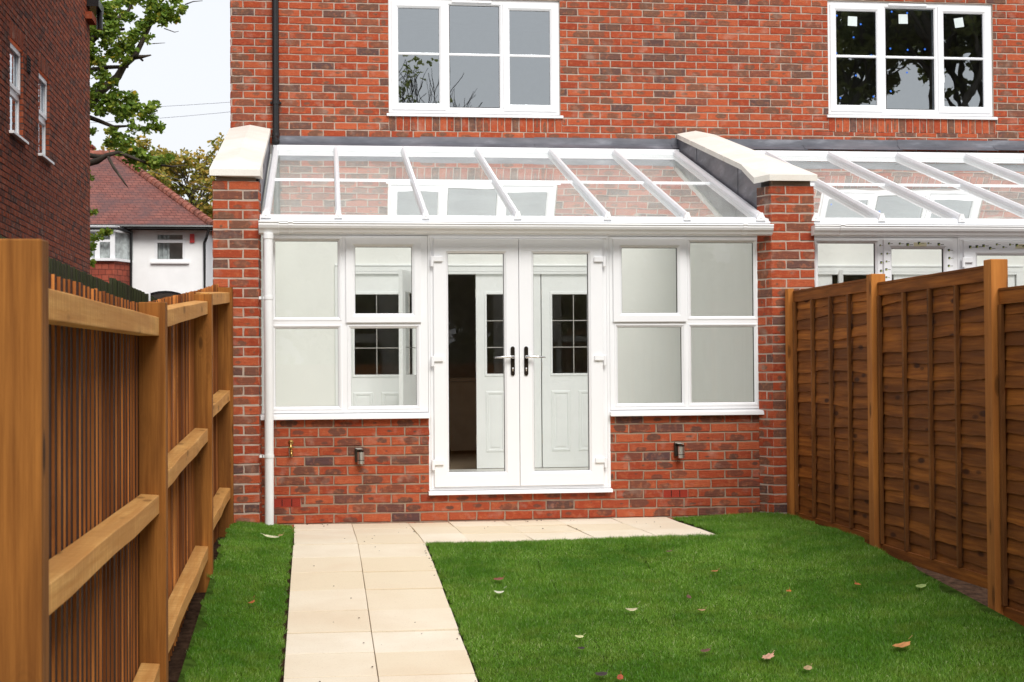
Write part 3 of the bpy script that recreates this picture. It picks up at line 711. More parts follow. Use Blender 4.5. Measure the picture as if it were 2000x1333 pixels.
def lerp(a, b, t): return a + (b - a) * t
def conservatory(ox, label, detail):
    root = empty('conservatory', (ox + 1.6, FY, 0), label, 'conservatory', 'lean-to conservatories on the rear wall')
    X = lambda v: v + ox
    # dwarf wall
    b = Brickwork(21 + int(ox * 10)); bx0, bx1 = X(-0.43), X(3.66)
    hole = [(X(0.895) - bx0, X(2.345) - bx0, 0.215 + .08, 1.1)]
    hb = [(X(-0.335) - bx0, X(-0.110) - bx0, 0.135 + .08, 0.205 + .08), (X(2.775) - bx0, X(2.985) - bx0, 0.155 + .08, 0.222 + .08)]
    b.wall(PX(bx0, FY, -0.08), bx1 - bx0, 0.825 + .08, C=0.0752, ph=((-0.2 + 0.43) % .225, (-0.083 + 0.43) % .225), v0=0.0014 + 0.08, holes=hole, hb=hb)
    for xx, d in ((X(.895), 1), (X(2.345), -1)):
        b.wall((lambda xx, d: (lambda u, v, n: (xx + d * n * 0.3, FY + u, 0.215 + v)))(xx, d), 0.1, 0.6, C=.0752, v0=.06)
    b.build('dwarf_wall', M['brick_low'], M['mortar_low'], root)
    for (a, c, d, e) in ((-0.335, -0.110, 0.135, 0.205), (2.775, 2.985, 0.155, 0.222)):
        m = MB(); m.rect_ring(X(a) + .006, X(c) - .006, d + .003, e - .003, [(0, FY - .008), (.004, FY - .008), (.004, FY + .01), (0, FY + .01)])
        n_ = 12
        for k in range(n_ + 1): z = d + .006 + (e - d - .012) * k / n_; m.box(X(a) + .01, X(c) - .01, FY - .006, FY - .001, z - .0017, z + .0017)
        for k in range(1, 3): xx = X(a) + (c - a) * k / 3; m.box(xx - .003, xx + .003, FY - .0075, FY - .001, d + .007, e - .007, 1)
        m.box(X(a) + .008, X(c) - .008, FY - .0008, FY + .004, d + .004, e - .004, 1)
        m.build('air_brick', [M['terra'], M['dark']], root)
    wl = front_window(root, X(-0.40), X(0.888), X(0.266), X(0.812), X(-0.322), X(0.196), X(-0.43), X(0.893), 'front window left of the french doors, opening light beside the doors')
    wr = front_window(root, X(2.352), X(3.645), X(2.402), X(2.958), X(3.008), X(3.562), X(2.345), X(3.672), 'front window right of the french doors')
    # door frame, sill and two glazed leaves
    y = FY - 0.008
    f = MB(); 
    for a, bb, c, d in clip_rects((X(.890), X(2.350), 0.245, 2.266), [(X(.945), X(2.295), 0.275, 2.232)]): f.box(a, bb, y, y + .07, c, d)
    f.rect_ring(X(.903), X(2.337), .258, 2.256, [(0, y + .001), (.004, y - .006), (.010, y - .006), (.014, y + .001)])
    df = f.build('door_frame', M['upvc'], root, bevel=0.002)
    s = MB(); s.prism([(y - .055, .212), (y - .05, .238), (y + .06, .246), (y + .06, .212)], X(.884), X(2.356)); s.build('door_sill', M['upvc'], root, bevel=0.003)
    for k, (a, bb) in enumerate(((.932, 1.611), (1.615, 2.292))):
        y1 = y - 0.026; d = MB(); a, bb = X(a), X(bb); z0, z1 = .272, 2.238
        d.rect_ring(a, bb, z0, z1, [(0, y1 + .003), (.003, y1), (.098, y1), (.102, y1 + .004), (.114, y1 + .014), (.118, y1 + .02), (.118, y1 + .066), (0, y1 + .066)])
        o = d.build('door', M['upvc'], root); o['label'] = ('left' if k == 0 else 'right') + ' leaf of the glazed french doors'
        mull_glass(o, a + .114, bb - .114, z0 + .114, z1 - .114, y1 + .022)
        hx = a if k == 0 else bb; sg = 1 if k == 0 else -1
        for z in (.468, 1.285, 2.075):
            h = MB(); x0, x1 = sorted((hx - sg * .022, hx + sg * .072)); h.box(x0, x1, y1 - .020, y1 - .001, z - .020, z + .022)
            h.tube([(hx - sg * .012, y1 - .014, z - .060), (hx - sg * .012, y1 - .014, z + .022)], .013, 12)
            h.build('hinge', M['upvc'], o, bevel=0.004)
        px_ = (bb - .052) if k == 0 else (a + .052)
        pl = MB(); n = 10; ol = []
        for i in range(n + 1): t = math.pi * i / n; ol.append((px_ + math.cos(t) * .0165, 1.365 + math.sin(t) * .0165))
        for i in range(n + 1): t = math.pi + math.pi * i / n; ol.append((px_ + math.cos(t) * .0165, 1.165 + math.sin(t) * .0165))
        pl.prism([(u, v) for u, v in ol], y1 - .011, y1 - .001, 'y'); pl.build('handle_plate', M['plate'], o, bevel=0.002)
        hh = MB(); hh.tube([(px_, y1 - .010, 1.297), (px_, y1 - .048, 1.297)], .012, 14)
        hh.tube([(px_ + sg * .008, y1 - .048, 1.298), (px_ - sg * .03, y1 - .050, 1.299), (px_ - sg * .09, y1 - .050, 1.296), (px_ - sg * .148, y1 - .046, 1.293)], [.0125, .0115, .009, .0055], 12)
        hh.tube([(px_, y1 - .010, 1.205), (px_, y1 - .018, 1.205)], .0088, 12); hh.box(px_ - .004, px_ + .004, y1 - .017, y1 - .010, 1.185, 1.205)
        hh.build('handle', M['chrome'], o, smooth=True)
    # eaves: head board, beam, roof members
    m = MB(); m.box(X(-.425), X(3.66), FY - .004, FY + .09, 2.267, 2.352); m.build('eaves_board', M['gutter'], root)
    ez, ey = 2.395, 12.02
    m = MB(); m.prism([(ey - .012, 2.360), (ey - .012, 2.380), (ey + .0, 2.383), (ey + .0, 2.400), (ey + .05, 2.418), (ey + .13, 2.418), (ey + .13, 2.360)], X(-.42), X(3.655)); m.build('eaves_beam', M['upvc_out'], root, bevel=0.002)
    tz, ty = 3.385, 15.32
    lo = [-.371, .186, .866, 1.594, 2.316, 2.964, 3.570]; hi = [-.375, .215, .883, 1.619, 2.365, 3.025, 3.665]
    zr = lambda Y: ez + (Y - ey) * (tz - ez) / (ty - ey)
    for i in range(7):
        wd = .022 if i not in (0, 6) else .030; prof = [(-wd, 0), (-wd, .018), (-wd * .45, .040), (wd * .45, .040), (wd, .018), (wd, 0), (wd, -.05), (-wd, -.05)]
        m = MB(); n = len(prof)
        for (xx, Y) in ((X(lo[i]), ey + .01), (X(hi[i]), ty + .01)):
            for u, v in prof: m.v.append((xx + u, Y, zr(Y) + v + .012))
        m.f = [tuple(range(n)), tuple(reversed(range(n, 2 * n)))] + [(k, k + n, (k + 1) % n + n, (k + 1) % n) for k in range(n)]; m.m = [0] * len(m.f)
        r = m.build('rafter', M['upvc_out'], root, bevel=0.003)
        c = MB(); xx = X(lo[i]); wc = wd + .010
        c.prism([(xx - wc, 2.352 + .030), (xx - wc + .004, 2.40), (xx - .014, 2.448), (xx + .014, 2.448), (xx + wc - .004, 2.40), (xx + wc, 2.352 + .030)], ey - .028, ey + .012, 'y')
        c.tube([(xx, ey - .033, 2.408), (xx, ey - .028, 2.408)], .009, 12)
        c.build('end_cap', M['gutter'], r, bevel=0.003)
    ymid = 13.67
    for i in range(6):
        m = MB(); ya, yb = ey + .06, ty
        P4 = [(X(lerp(lo[i], hi[i], (Y - ey) / (ty - ey))), X(lerp(lo[i + 1], hi[i + 1], (Y - ey) / (ty - ey))), Y, zr(Y)) for Y in (ya, ymid, yb)]
        vs = []
        for a, bb, Y, z in P4: vs += [(a, Y, z), (bb, Y, z)]
        m.add(vs, [(0, 1, 3, 2), (2, 3, 5, 4)]); m.build('roof_pane', M['roof_glass'], root)
        g = MB(); t = (ymid - ey) / (ty - ey); a, bb = X(lerp(lo[i], hi[i], t)), X(lerp(lo[i + 1], hi[i + 1], t)); z = zr(ymid)
        g.box(a, bb, ymid - .012, ymid + .012, z - .03, z + .010); g.build('roof_bar', M['upvc_out'], root, bevel=.002)
    m = MB(); m.prism([(ty - .03, tz - .005), (ty - .035, tz + .03), (ty - .01, tz + .052), (HY - .009, tz + .062), (HY - .009, tz - .06), (ty - .0, tz - .06)], X(-.40), X(3.70)); m.build('wall_plate', M['upvc_out'], root, bevel=.002)
    # gutter (ogee front)
    gy = ey - .019
    pr = [(gy, 2.338), (gy - .105, 2.344), (gy - .108, 2.336), (gy - .098, 2.332), (gy - .100, 2.318), (gy - .090, 2.300), (gy - .072, 2.285), (gy - .060, 2.268), (gy - .045, 2.262), (gy, 2.262)]
    m = MB(); m.prism(pr, X(-.415), X(3.645)); gt = m.build('gutter', M['gutter'], root, smooth=False)
    big = [(gy + (a - gy) * 1.07, 2.306 + (b_ - 2.306) * 1.12) for a, b_ in pr]
    for a, bb in ((-.20, -.165), (3.395, 3.43)):
        m = MB(); m.prism(big, X(a), X(bb)); m.build('gutter_union', M['gutter'], gt, bevel=.002)
    if ox == 0:
        m = MB(); bg2 = [(gy + (a - gy) * 1.12, 2.306 + (b_ - 2.306) * 1.2) for a, b_ in pr]; m.prism(bg2, X(-.425), X(-.27)); m.cyl((X(-.352), gy - .05), .040, 2.215, 2.26, 24)
        m.build('gutter_outlet', M['gutter'], gt, bevel=.003)
        m = MB(); m.cyl((X(-.352), gy - .05), .0345, .02, 2.25, 28); dp = m.build('downpipe', M['gutter'], root, smooth=False); dp['label'] = 'white rainwater pipe'
        for z in (.545, 1.762):
            m = MB(); m.cyl((X(-.352), gy - .05), .0385, z - .012, z + .012, 28); m.box(X(-.405), X(-.352), gy - .058, gy - .044, z - .010, z + .010); m.box(X(-.425), X(-.398), gy - .058, gy + .06, z - .010, z + .010)
            m.build('pipe_clip', M['gutter'], dp)
    # plaster inside: flank walls and floor
    m = MB(); m.box(X(-.445), X(-.432), FY + .08, HY - .01, 0.1, 2.60); m.hexa([(X(3.64), FY + .09, .1), (X(3.655), FY + .09, .1), (X(3.765), HY - .01, .1), (X(3.75), HY - .01, .1), (X(3.64), FY + .09, 2.38), (X(3.655), FY + .09, 2.38), (X(3.765), HY - .01, 3.36), (X(3.75), HY - .01, 3.36)])
    m.hexa([(X(-.430), FY + .09, .1), (X(-.42), FY + .09, .1), (X(-.42), HY - .01, .1), (X(-.43), HY - .01, .1), (X(-.43), FY + .09, 2.38), (X(-.42), FY + .09, 2.38), (X(-.42), HY - .01, 3.36), (X(-.43), HY - .01, 3.36)])
    m.build('plaster_wall', M['plaster'], root)
    m = MB(); m.box(X(-.42), X(3.75), FY + .1, HY - .01, .1, .20); m.build('floor', M['floor_pale'], root)
    m = MB()
    for a, bb in ((-.43, .893), (2.347, 3.66)): m.box(X(a), X(bb), FY + .09, FY + .20, .2, .84)
    m.build('inner_wall', M['plaster'], root)
    m = MB(); m.tube([(X(-.12), FY + 1.2, 2.24), (X(-.12), FY + 1.26, 2.24)], .045, 16); m.build('inner_lamp', M['upvc'], root) if False else None
    if detail:
        # white protective tape with small dark and lime marks on the new frames
        r = random.Random(5); t = MB()
        def mark(x, z, s, yy):
            t.box(x - s, x + s, yy - .0012, yy, z - s, z + s, 0); t.box(x - s * .1, x + s * .95, yy - .0022, yy - .0012, z - s * .95, z + s * .1, 1)
            for q in range(3): t.box(x + s * 1.6 + q * s * .9, x + s * 2.2 + q * s * .9, yy - .0012, yy, z - s * .35, z + s * .1, 2)
        yy = FY - .030
        for q in range(6): mark(X(.285 + q * .086 + r.uniform(-.01, .01)), 2.205 + r.uniform(-.012, .015), r.choice((.011, .007, .008)), yy)
        for q in range(9): mark(X(.268 + r.uniform(-.008, .008)), 2.13 - q * .065, r.choice((.009, .007)), yy)
        for q in range(9): mark(X(.805 + r.uniform(-.008, .008)), 2.16 - q * .065, r.choice((.009, .007)), yy)
        for q in range(8): mark(X(.225 + r.uniform(-.006, .006)), 2.20 - q * .07, r.choice((.008, .006)), FY - .010)
        for q in range(11): mark(X(.985 + q * .058), 2.19 + r.uniform(-.018, .022), r.choice((.011, .008)), FY - .035)
        t.box(X(.50), X(.61), yy - .001, yy, 2.19, 2.222, 3); t.box(X(1.38), X(1.50), FY - .036, FY - .0345, 2.175, 2.21, 3)
        t.build('protective_tape_print', [M['seal'], M['lime'], M['seal'], M['tape_tan']], wl)
    return root
c1 = conservatory(0, 'white lean-to conservatory with french doors directly facing the paved path', False)
c2 = conservatory(OFF, 'neighbouring white conservatory behind the dark brown lap fence, printed tape still on frames', True)
# interior lamp and wires, socket
m = MB(); m.tube([(-.08, FY + 1.9, 2.47), (-.08, FY + 1.9, 2.42)], [.05, .03], 16); m.build('ceiling_sensor', M['upvc'], c1)

# ------------------------------------------------------------------ party walls with cast stone copings
def party_wall(xl0, xr0, xl1, xr1, ch, label):
    root = empty('party_wall', ((xl0 + xr0) / 2, 12, 0), label, 'wall', 'brick party walls either side of the conservatory')
    b = Brickwork(int(xl0 * 100) + 500); z0, zt = -0.08, 2.665; Wd = xr0 - xl0
    a3, a15 = 0.1135, 0.2215
    s = Wd / 0.335
    b.wall(PX(xl0, 12.0, z0), Wd, zt - z0, C=.0755, v0=(2.595 + .08) % .0755, pat=((.1135 * s, .2215 * s), (.2215 * s, .1135 * s)), proud=.004)
    # inner return (towards the camera's line of sight) and far return
    def ret(xa, ya, xb, yb, sgn, pat):
        L = math.hypot(xb - xa, yb - ya); nx, ny = (yb - ya) / L * sgn, -(xb - xa) / L * sgn
        return b.wall(lambda u, v, n: (xa + (xb - xa) * u / L + nx * n, ya + (yb - ya) * u / L + ny * n, z0 + v), L, zt - z0, C=.0755, v0=(2.595 + .08) % .0755, pat=pat, proud=.004)
    if ch:   # chamfered inner corner, and inner face; bricks run on round the corner
        ret(xl0, 12.0, xl0 - ch, 12.145, -1, ((.07, .2), (.2, .07)))
        ret(xr0 - 0.0, 12.0, xr0, 12.16, 1, ((.2,), (.2,)))
    else:
        ret(xr0, 12.0, xr0 + .012, 12.16, 1, ((.11, .1), (.1, .11)))
        ret(xl0, 12.0, xl0, 15.4, -1, None)
    # the raised wall behind the pier, under the coping
    for side in (0, 1):
        pass
    b.build('brickwork', M['brick'], M['mortar'], root)
    zb = lambda Y: 2.695 + (Y - 11.95) * .249
    m = MB(); xa, xb_ = xl0 + .02, xr0 - .02
    xe = xl1 + .03
    if ch: xa = xl0 + .014; xe = xl1 + .078
    m.hexa([(xa, 12.02, -.1), (xb_, 12.02, -.1), (xr1 - .03, 15.42, -.1), (xe, 15.42, -.1), (xa, 12.02, zb(12.02) - .004), (xb_, 12.02, zb(12.02) - .004), (xr1 - .03, 15.42, zb(15.42) - .004), (xe, 15.42, zb(15.42) - .004)])
    m.build('wall_core', M['mortar_low'], root)
    # lead dressed up the wall beside the roof
    m = MB()
    xi0, xi1 = (xl0 - .052, xl1 + .015)
    n = 4
    for k in range(n):
        Ya, Yb = lerp(12.10, 15.40, k / n) - (.05 if k else 0), lerp(12.10, 15.40, (k + 1) / n)
        fa, fb = (Ya - 12.1) / 3.3, (Yb - 12.1) / 3.3; o_ = .004 * (k % 2)
        xA, xB = lerp(xi0, xi1, fa) - o_, lerp(xi0, xi1, fb) - o_
        za, zb2 = 2.425 + (Ya - 12.1) * .298, 2.425 + (Yb - 12.1) * .298
        m.hexa([(xA, Ya, za), (xA + .07, Ya, za), (xB + .07, Yb, zb2), (xB, Yb, zb2), (xA, Ya, zb(Ya)), (xA + .07, Ya, zb(Ya)), (xB + .07, Yb, zb(Yb)), (xB, Yb, zb(Yb))])
    if not ch: 
        xi0, xi1 = xr0 - .005, xr1 - .02
        m = MB(); m.hexa([(xi0, 12.1, 2.3), (xi0 + .015, 12.1, 2.3), (xi1 + .015, 15.4, 3.28), (xi1, 15.4, 3.28), (xi0, 12.1, zb(12.1)), (xi0 + .015, 12.1, zb(12.1)), (xi1 + .015, 15.4, zb(15.4)), (xi1, 15.4, zb(15.4))])
    m.build('lead_flashing', M['lead'], root)
    # copings: saddle-backed stones, the lowest with a square nose
    ys = [11.95, 12.62, 13.33, 14.04, 14.75, 15.42]
    def EL(Y): return lerp(xl0 - .025, xl1, (Y - 11.95) / 3.47)
    def ER(Y): return lerp(xr0 + .018, xr1, (Y - 11.95) / 3.47)
    for k in range(5):
        Ya, Yb = ys[k] + (.009 if k else 0), ys[k + 1] - .009; m = MB(); pts = []
        if k == 0 and ch:
            Yc = 12.09; la, lc = EL(Ya), EL(Ya) - ch - .015; lb = EL(Yb) - .055
            ra, rb = ER(Ya), ER(Yb); ca, cb = (la + ra) / 2, (lb + rb) / 2
            top = [(la, Ya, 0), (ra, Ya, 0), (rb, Yb, 0), (cb, Yb, .032), (lb, Yb, -.005), (lc, Yc, -.045)]
        elif k == 0:
            la, ra, lb, rb = EL(Ya), ER(Ya), EL(Yb), ER(Yb); cb = (lb + rb) / 2
            top = [(la, Ya, 0), (ra, Ya, 0), (ra + .014, 12.09, -.045), (rb, Yb, -.004), (cb, Yb, .032), (lb, Yb, 0)]
        else:
            e = -.055 * (5 - k) / 5 if ch else 0; e2 = -.055 * (4 - k) / 5 if ch else 0
            la, ra, lb, rb = EL(Ya) + e, ER(Ya), EL(Yb) + e2, ER(Yb)
            top = [(la, Ya, -.004), ((la + ra) / 2, Ya, .032), (ra, Ya, -.004), (rb, Yb, -.004), ((lb + rb) / 2, Yb, .032), (lb, Yb, -.004)]
        n = len(top)
        T = [(x, Y, zb(Y) + .058 + d) for x, Y, d in top]; B = [(x, Y, zb(Y) + .006 + (d if d < -.02 else 0)) for x, Y, d in top]
        m.add(T + B, [])
        if k == 0 and ch: tf = [(0, 1, 3), (1, 2, 3), (0, 3, 4, 5)]
        elif k == 0: tf = [(0, 1, 4), (1, 2, 3, 4), (0, 4, 5)]
        else: tf = [(0, 1, 4, 5), (1, 2, 3, 4)]
        for f_ in tf: m.f.append(f_); m.m.append(0)
        m.f.append(tuple(reversed(range(n, 2 * n)))); m.m.append(0)
        for i in range(n): j = (i + 1) % n; m.f.append((i, i + n, j + n, j)); m.m.append(0)
        m.build('coping_stone', M['coping'], root, bevel=.002)
    return root
party_wall(-.773, -.430, -.829, -.428, 0, 'brick party wall with cream coping beside the black rainwater pipe and left fence')
party_wall(3.655, 4.010, 3.700, 4.100, .075, 'brick party wall with cream coping and lead flashing between the two conservatories')
# far boundary of the neighbour, hidden in the photo's right but holding the roof end
# ------------------------------------------------------------------ fittings on the dwarf wall
def wall_light(x, z, label):
    root = empty('wall_light', (x, FY, z), label, 'lamp', 'steel wall lights')
    m = MB(); m.box(x - .036, x + .020, FY - .040, FY - .006, z - .050, z + .062); m.box(x - .026, x + .026, FY - .075, FY - .04, z + .048, z + .058); m.build('back_box', M['steel_dark'], root, bevel=.006)
    m = MB(); m.cyl((x + .010, FY - .075), .027, z - .062, z + .030, 24); m.build('barrel', M['steel'], root)
    m = MB(); m.cyl((x + .010, FY - .075), .0285, z - .036, z - .031, 24); m.cyl((x + .010, FY - .075), .024, z + .030, z + .044, 20); m.build('trim_ring', M['steel_dark'], root)
wall_light(.343, .530, 'cylindrical steel wall light between the garden tap and french doors')
wall_light(2.904, .540, 'cylindrical steel wall light right of the french doors under the plain window')
tp = empty('garden_tap', (-.19, FY, .6), 'small brass garden tap on the wall beside the white rainwater pipe', 'tap')
m = MB(); x = -.19; m.tube([(x, FY - .004, .640), (x, FY - .012, .640)], .020, 14); m.tube([(x, FY - .01, .640), (x, FY - .04, .635), (x, FY - .05, .60), (x + .004, FY - .055, .575)], .0095, 10)
m.tube([(x + .004, FY - .035, .572), (x + .004, FY - .085, .572)], .0125, 12); m.tube([(x + .004, FY - .085, .572), (x + .005, FY - .10, .562), (x + .006, FY - .102, .535)], [.010, .009, .011], 12)
m.build('tap_body', M['brass'], tp, smooth=True)
m = MB(); m.tube([(x + .004, FY - .06, .58), (x + .004, FY - .06, .60)], .006, 8); m.box(x - .020, x + .028, FY - .066, FY - .054, .598, .606); m.build('tap_lever', M['brass'], tp)

# ------------------------------------------------------------------ left fence (feather edge boards seen from the rail side)
lf = empty('wooden_fence', (-.67, 8, 0), 'new orange timber fence with posts and rails left of the path', 'fence')
posts = [(3.63, 3.73, 1.50, -.75), (6.57, 6.67, 1.487, -.5), (9.49, 9.59, 1.668, -.3), (11.86, 11.96, 1.838, -.06)]
for k, (a, b, zt, zb) in enumerate(posts):
    m = MB(); x0, x1 = -.733, -.622
    if k == 0: x0 = -.78
    m.hexa([(x0, a, zb), (x1, a, zb), (x1, b, zb), (x0, b, zb), (x0, a, zt), (x1, a, zt), (x1, b, zt + .004), (x0, b, zt + .004)])
    m.build('post', M['post_l'], lf, bevel=.004)
bays = [(3.73, 6.57, ((-.28, -.10), (.598, .602), (1.32, 1.345)), (1.467, 1.480)),
        (6.67, 9.49, ((-.055, .06), (.672, .772), (1.378, 1.545)), (1.487, 1.685)),
        (9.59, 11.86, ((.17, .235), (.885, .975), (1.60, 1.72)), (1.69, 1.865))]
for ya, yb, rails, top in bays:
    for za, zb in rails:
        m = MB(); x0, x1 = -.725, -.645; nn = 6
        for i in range(nn):
            t0, t1 = i / nn, (i + 1) / nn; Y0, Y1 = lerp(ya, yb, t0), lerp(ya, yb, t1); q0, q1 = lerp(za, zb, t0), lerp(za, zb, t1)
            w0 = .004 * math.sin(i * 2.1 + za * 9); w1 = .004 * math.sin((i + 1) * 2.1 + za * 9)
            k = len(m.v)
            if i == 0: m.v += [(x0, Y0, q0), (x1 + w0, Y0, q0), (x1 + w0, Y0, q0 + .078), (x0, Y0, q0 + .084)]
            m.v += [(x0, Y1, q1), (x1 + w1, Y1, q1), (x1 + w1, Y1, q1 + .078), (x0, Y1, q1 + .084)]
            b_ = len(m.v) - 8
            for f_ in ((0, 1, 5, 4), (1, 2, 6, 5), (2, 3, 7, 6), (3, 0, 4, 7)): m.f.append(tuple(b_ + z for z in f_)); m.m.append(0)
        m.f.append((0, 3, 2, 1)); m.m.append(0); n8 = len(m.v); m.f.append((n8 - 4, n8 - 3, n8 - 2, n8 - 1)); m.m.append(0)
        m.build('rail', M['rail_l'], lf, bevel=.004)
    m = MB(); Y = ya - .06
    pit = .098
    while Y < yb + .04:
        t = (Y - ya) / (yb - ya); zt = lerp(top[0], top[1], t) + rnd.uniform(-.003, .003); tl = .0105 + rnd.uniform(-.0035, .0025); zb = path_z(Y) - .05
        th = .0100; L = .124 + rnd.uniform(-.004, .004); j = rnd.uniform(-.0010, .0010)
        x_back = -.727
        # the thick edge of each board (near side) stands over the thin edge of the one before it
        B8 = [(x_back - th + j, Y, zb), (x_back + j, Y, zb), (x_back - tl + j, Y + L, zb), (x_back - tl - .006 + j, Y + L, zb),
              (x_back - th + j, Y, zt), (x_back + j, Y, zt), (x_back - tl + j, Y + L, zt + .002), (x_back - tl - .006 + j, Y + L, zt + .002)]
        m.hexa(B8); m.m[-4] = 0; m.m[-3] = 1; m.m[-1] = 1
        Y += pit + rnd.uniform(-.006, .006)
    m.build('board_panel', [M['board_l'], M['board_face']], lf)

# old dark fence of the next garden
of = empty('weathered_fence', (-1.5, 11, 0), 'old blackened board fence showing above the new orange fence', 'fence')
for ya, yb, zt in ((4.5, 11.68, 1.855), (11.70, 15.2, 1.905)):
    m = MB(); Y = ya
    while Y < yb:
        L = .10; t = zt + rnd.uniform(-.004, .004); j = rnd.uniform(0, .008)
        m.hexa([(-1.52 + j, Y, -.3), (-1.50 + j, Y, -.3), (-1.505, Y + L, -.3), (-1.52, Y + L, -.3), (-1.52 + j, Y, t), (-1.50 + j, Y, t), (-1.505, Y + L, t), (-1.52, Y + L, t)])
        Y += .104
    m.build('board_panel', M['old_fence'], of)
m = MB(); m.box(-1.50, -1.485, 14.28, 14.31, 1.0, 1.93); m.build('post', M['upvc'], of)

# ------------------------------------------------------------------ right fence (waney lap panels)
rf = empty('lap_fence', (3.8, 9, 0), 'dark brown waney lap panel fence with orange posts right of the lawn', 'fence')
for a, b, zt, zb in ((11.88, 11.97, 1.83, -.05), (10.03, 10.13, 1.83, -.1), (8.17, 8.27, 1.795, -.3), (6.24, 6.34, 1.66, -.45), (4.31, 4.41, 1.55, -.6)):
    m = MB(); x0, x1 = 3.752, 3.852
    if a > 11: x0, x1 = 3.752, 3.80
    m.box(x0, x1, a, b, zb, zt); m.build('post', M['post_r'], rf, bevel=.004)
def lap_panel(ya, yb, z0, z1, seed):
    r = random.Random(seed); xf = 3.806
    n = 21; H = z1 - z0; pitch = (H - .09) / n; m = MB()
    for k in range(n):
        zb = z0 + .04 + k * pitch; zt = zb + pitch + .025; seg = 28; fq = r.uniform(1.5, 4); ph = r.uniform(0, 6); am = r.uniform(.004, .015)
        base = len(m.v)
        for i in range(seg + 1):
            Y = lerp(ya - .012, yb + .012, i / seg)
            wv = am * math.sin(Y * fq + ph) + .004 * math.sin(Y * 9 + ph * 3) + r.uniform(-.0022, .0022); bow = .004 * math.sin(Y * 2.3 + ph * 2)
            # lower edge stands out over the board below
            m.v += [(xf + .004 + bow, Y, zb + wv), (xf + .012 + bow, Y, zb + wv), (xf + .026 + bow, Y, zt + wv * .3), (xf + .019 + bow, Y, zt + wv * .3)]
        for i in range(seg):
            a = base + i * 4; c = a + 4
            for q in range(4): m.f.append((a + q, a + (q + 1) % 4, c + (q + 1) % 4, c + q)); m.m.append(0)
        m.f.append((base, base + 3, base + 2, base + 1)); m.m.append(0); e = base + seg * 4; m.f.append((e, e + 1, e + 2, e + 3)); m.m.append(0)
    o = m.build('fence_panel', M['panel_r'], rf)
    m = MB(); m.box(xf - .012, xf + .006, ya, yb, z1 - .075, z1); m.box(xf - .016, xf + .036, ya, yb, z1 - .001, z1 + .016); m.build('top_rail', M['panel_r'], o, bevel=.003)
    m = MB(); m.box(xf - .010, xf + .006, ya, yb, z0, z0 + .075); m.build('bottom_rail', M['panel_r'], o, bevel=.003)
    bt = [ya + .018, lerp(ya, yb, .27), lerp(ya, yb, .50), lerp(ya, yb, .74), yb - .018]
    for i, Y in enumerate(bt):
        m = MB(); wv = .016; m.box(xf - .022, xf + .003, Y - wv, Y + wv, z0 + .076, z1 - .076); m.build('batten', M['batten_r'], o, bevel=.003)
lap_panel(10.135, 11.875, -.03, 1.795, 1); lap_panel(8.275, 10.025, -.075, 1.755, 2); lap_panel(6.345, 8.165, -.215, 1.615, 3); lap_panel(4.415, 6.235, -.36, 1.47, 4)

# ------------------------------------------------------------------ tall dark brick building on the left
sb = empty('side_building', (-3.55, 20, 0), 'tall dark red brick building with two narrow windows on the far left', 'building')
bw = Brickwork(77); SY0, SY1, SZ0, SZ1 = 13.0, 25.1, .6, 9.5
P = lambda u, v, n: (-3.55 + n, SY0 + u, SZ0 + v)
ops = [(18.62, 19.46, 4.05, 5.16), (20.52, 21.33, 4.05, 5.16)]
hl = [(a - SY0, b - SY0, c - SZ0, d - SZ0) for a, b, c, d in ops]
so2 = [(a - SY0 - .0, b - SY0 + .0, d - SZ0, d - SZ0 + .225) for a, b, c, d in ops]
bw.wall(P, SY1 - SY0, SZ1 - SZ0, holes=hl, hb=so2, proud=.005)
for a, b, c, d in so2: bw.soldier(P, a, b, c, d)
bw.wall(lambda u, v, n: (-3.55 - u, SY1 + n * 0, SZ0 + v), .02, .1, back=False)
for a, b, c, d in ops:   # reveals of the openings
    for (ya, yb_) in ((b, b),): bw.wall((lambda yy, cc: (lambda u, v, n: (-3.55 - .11 + u, yy - n, cc + v)))(b, c), .11, d - c, L=.11, C=.075, v0=0.0, proud=.003)
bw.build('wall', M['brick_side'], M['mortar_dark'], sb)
m = MB(); m.box(-10, -3.56, SY1 - .02, SY1, SZ0, SZ1); m.box(-10, -3.56, SY0, SY0 + .02, SZ0, SZ1); m.box(-3.60, -3.548, SY0, SY1, -1, SZ0)
m.box(-3.62, -3.44, SY1 - .5, SY1 - .02, 6.75, 6.86); m.build('end_wall', M['brick_side'], sb)
m = MB(); m.box(-4.2, -3.36, SY1 - .35, SY1 + .25, 6.98, 7.10); m.tube([(-3.40, SY1 + .05, 6.70), (-3.40, SY1 + .05, 6.98)], .05, 12); m.build('gutter', M['black'], sb)
for k, (a, b, c, d) in enumerate(ops):
    xw = -3.595; m = MB()
    for q in clip_rects((a, b, c, d), [(a + .05, b - .05, c + .05, c + .48), (a + .05, b - .05, c + .56, d - .05)]): m.box(xw - .05, xw, q[0], q[1], q[2], q[3])
    o = m.build('window', M['upvc'], sb, bevel=.004)
    m = MB()
    for q in clip_rects((a + .03, b - .03, c + .56, d - .03), [(a + .085, b - .085, c + .615, d - .085)]): m.box(xw, xw + .02, q[0], q[1], q[2], q[3])
    m.build('casement', M['upvc'], o, bevel=.004)
    m = MB()
    for z0, z1 in ((c + .05, c + .48), (c + .56, d - .05)): m.add([(xw - .02, a + .04, z0), (xw - .02, b - .04, z0), (xw - .02, b - .04, z1), (xw - .02, a + .04, z1)], [(0, 1, 2, 3)])
    m.build('pane', M['up_glass'], o)
    m = MB(); m.box(xw - .5, xw - .45, a - .2, b + .2, c - .2, d + .2); m.build('blind', M['grey_room'], o)
    m = MB(); m.box(xw - .02, -3.49, a - .06, b + .06, c - .035, c + .0); m.build('window_sill', M['upvc'], o, bevel=.004)
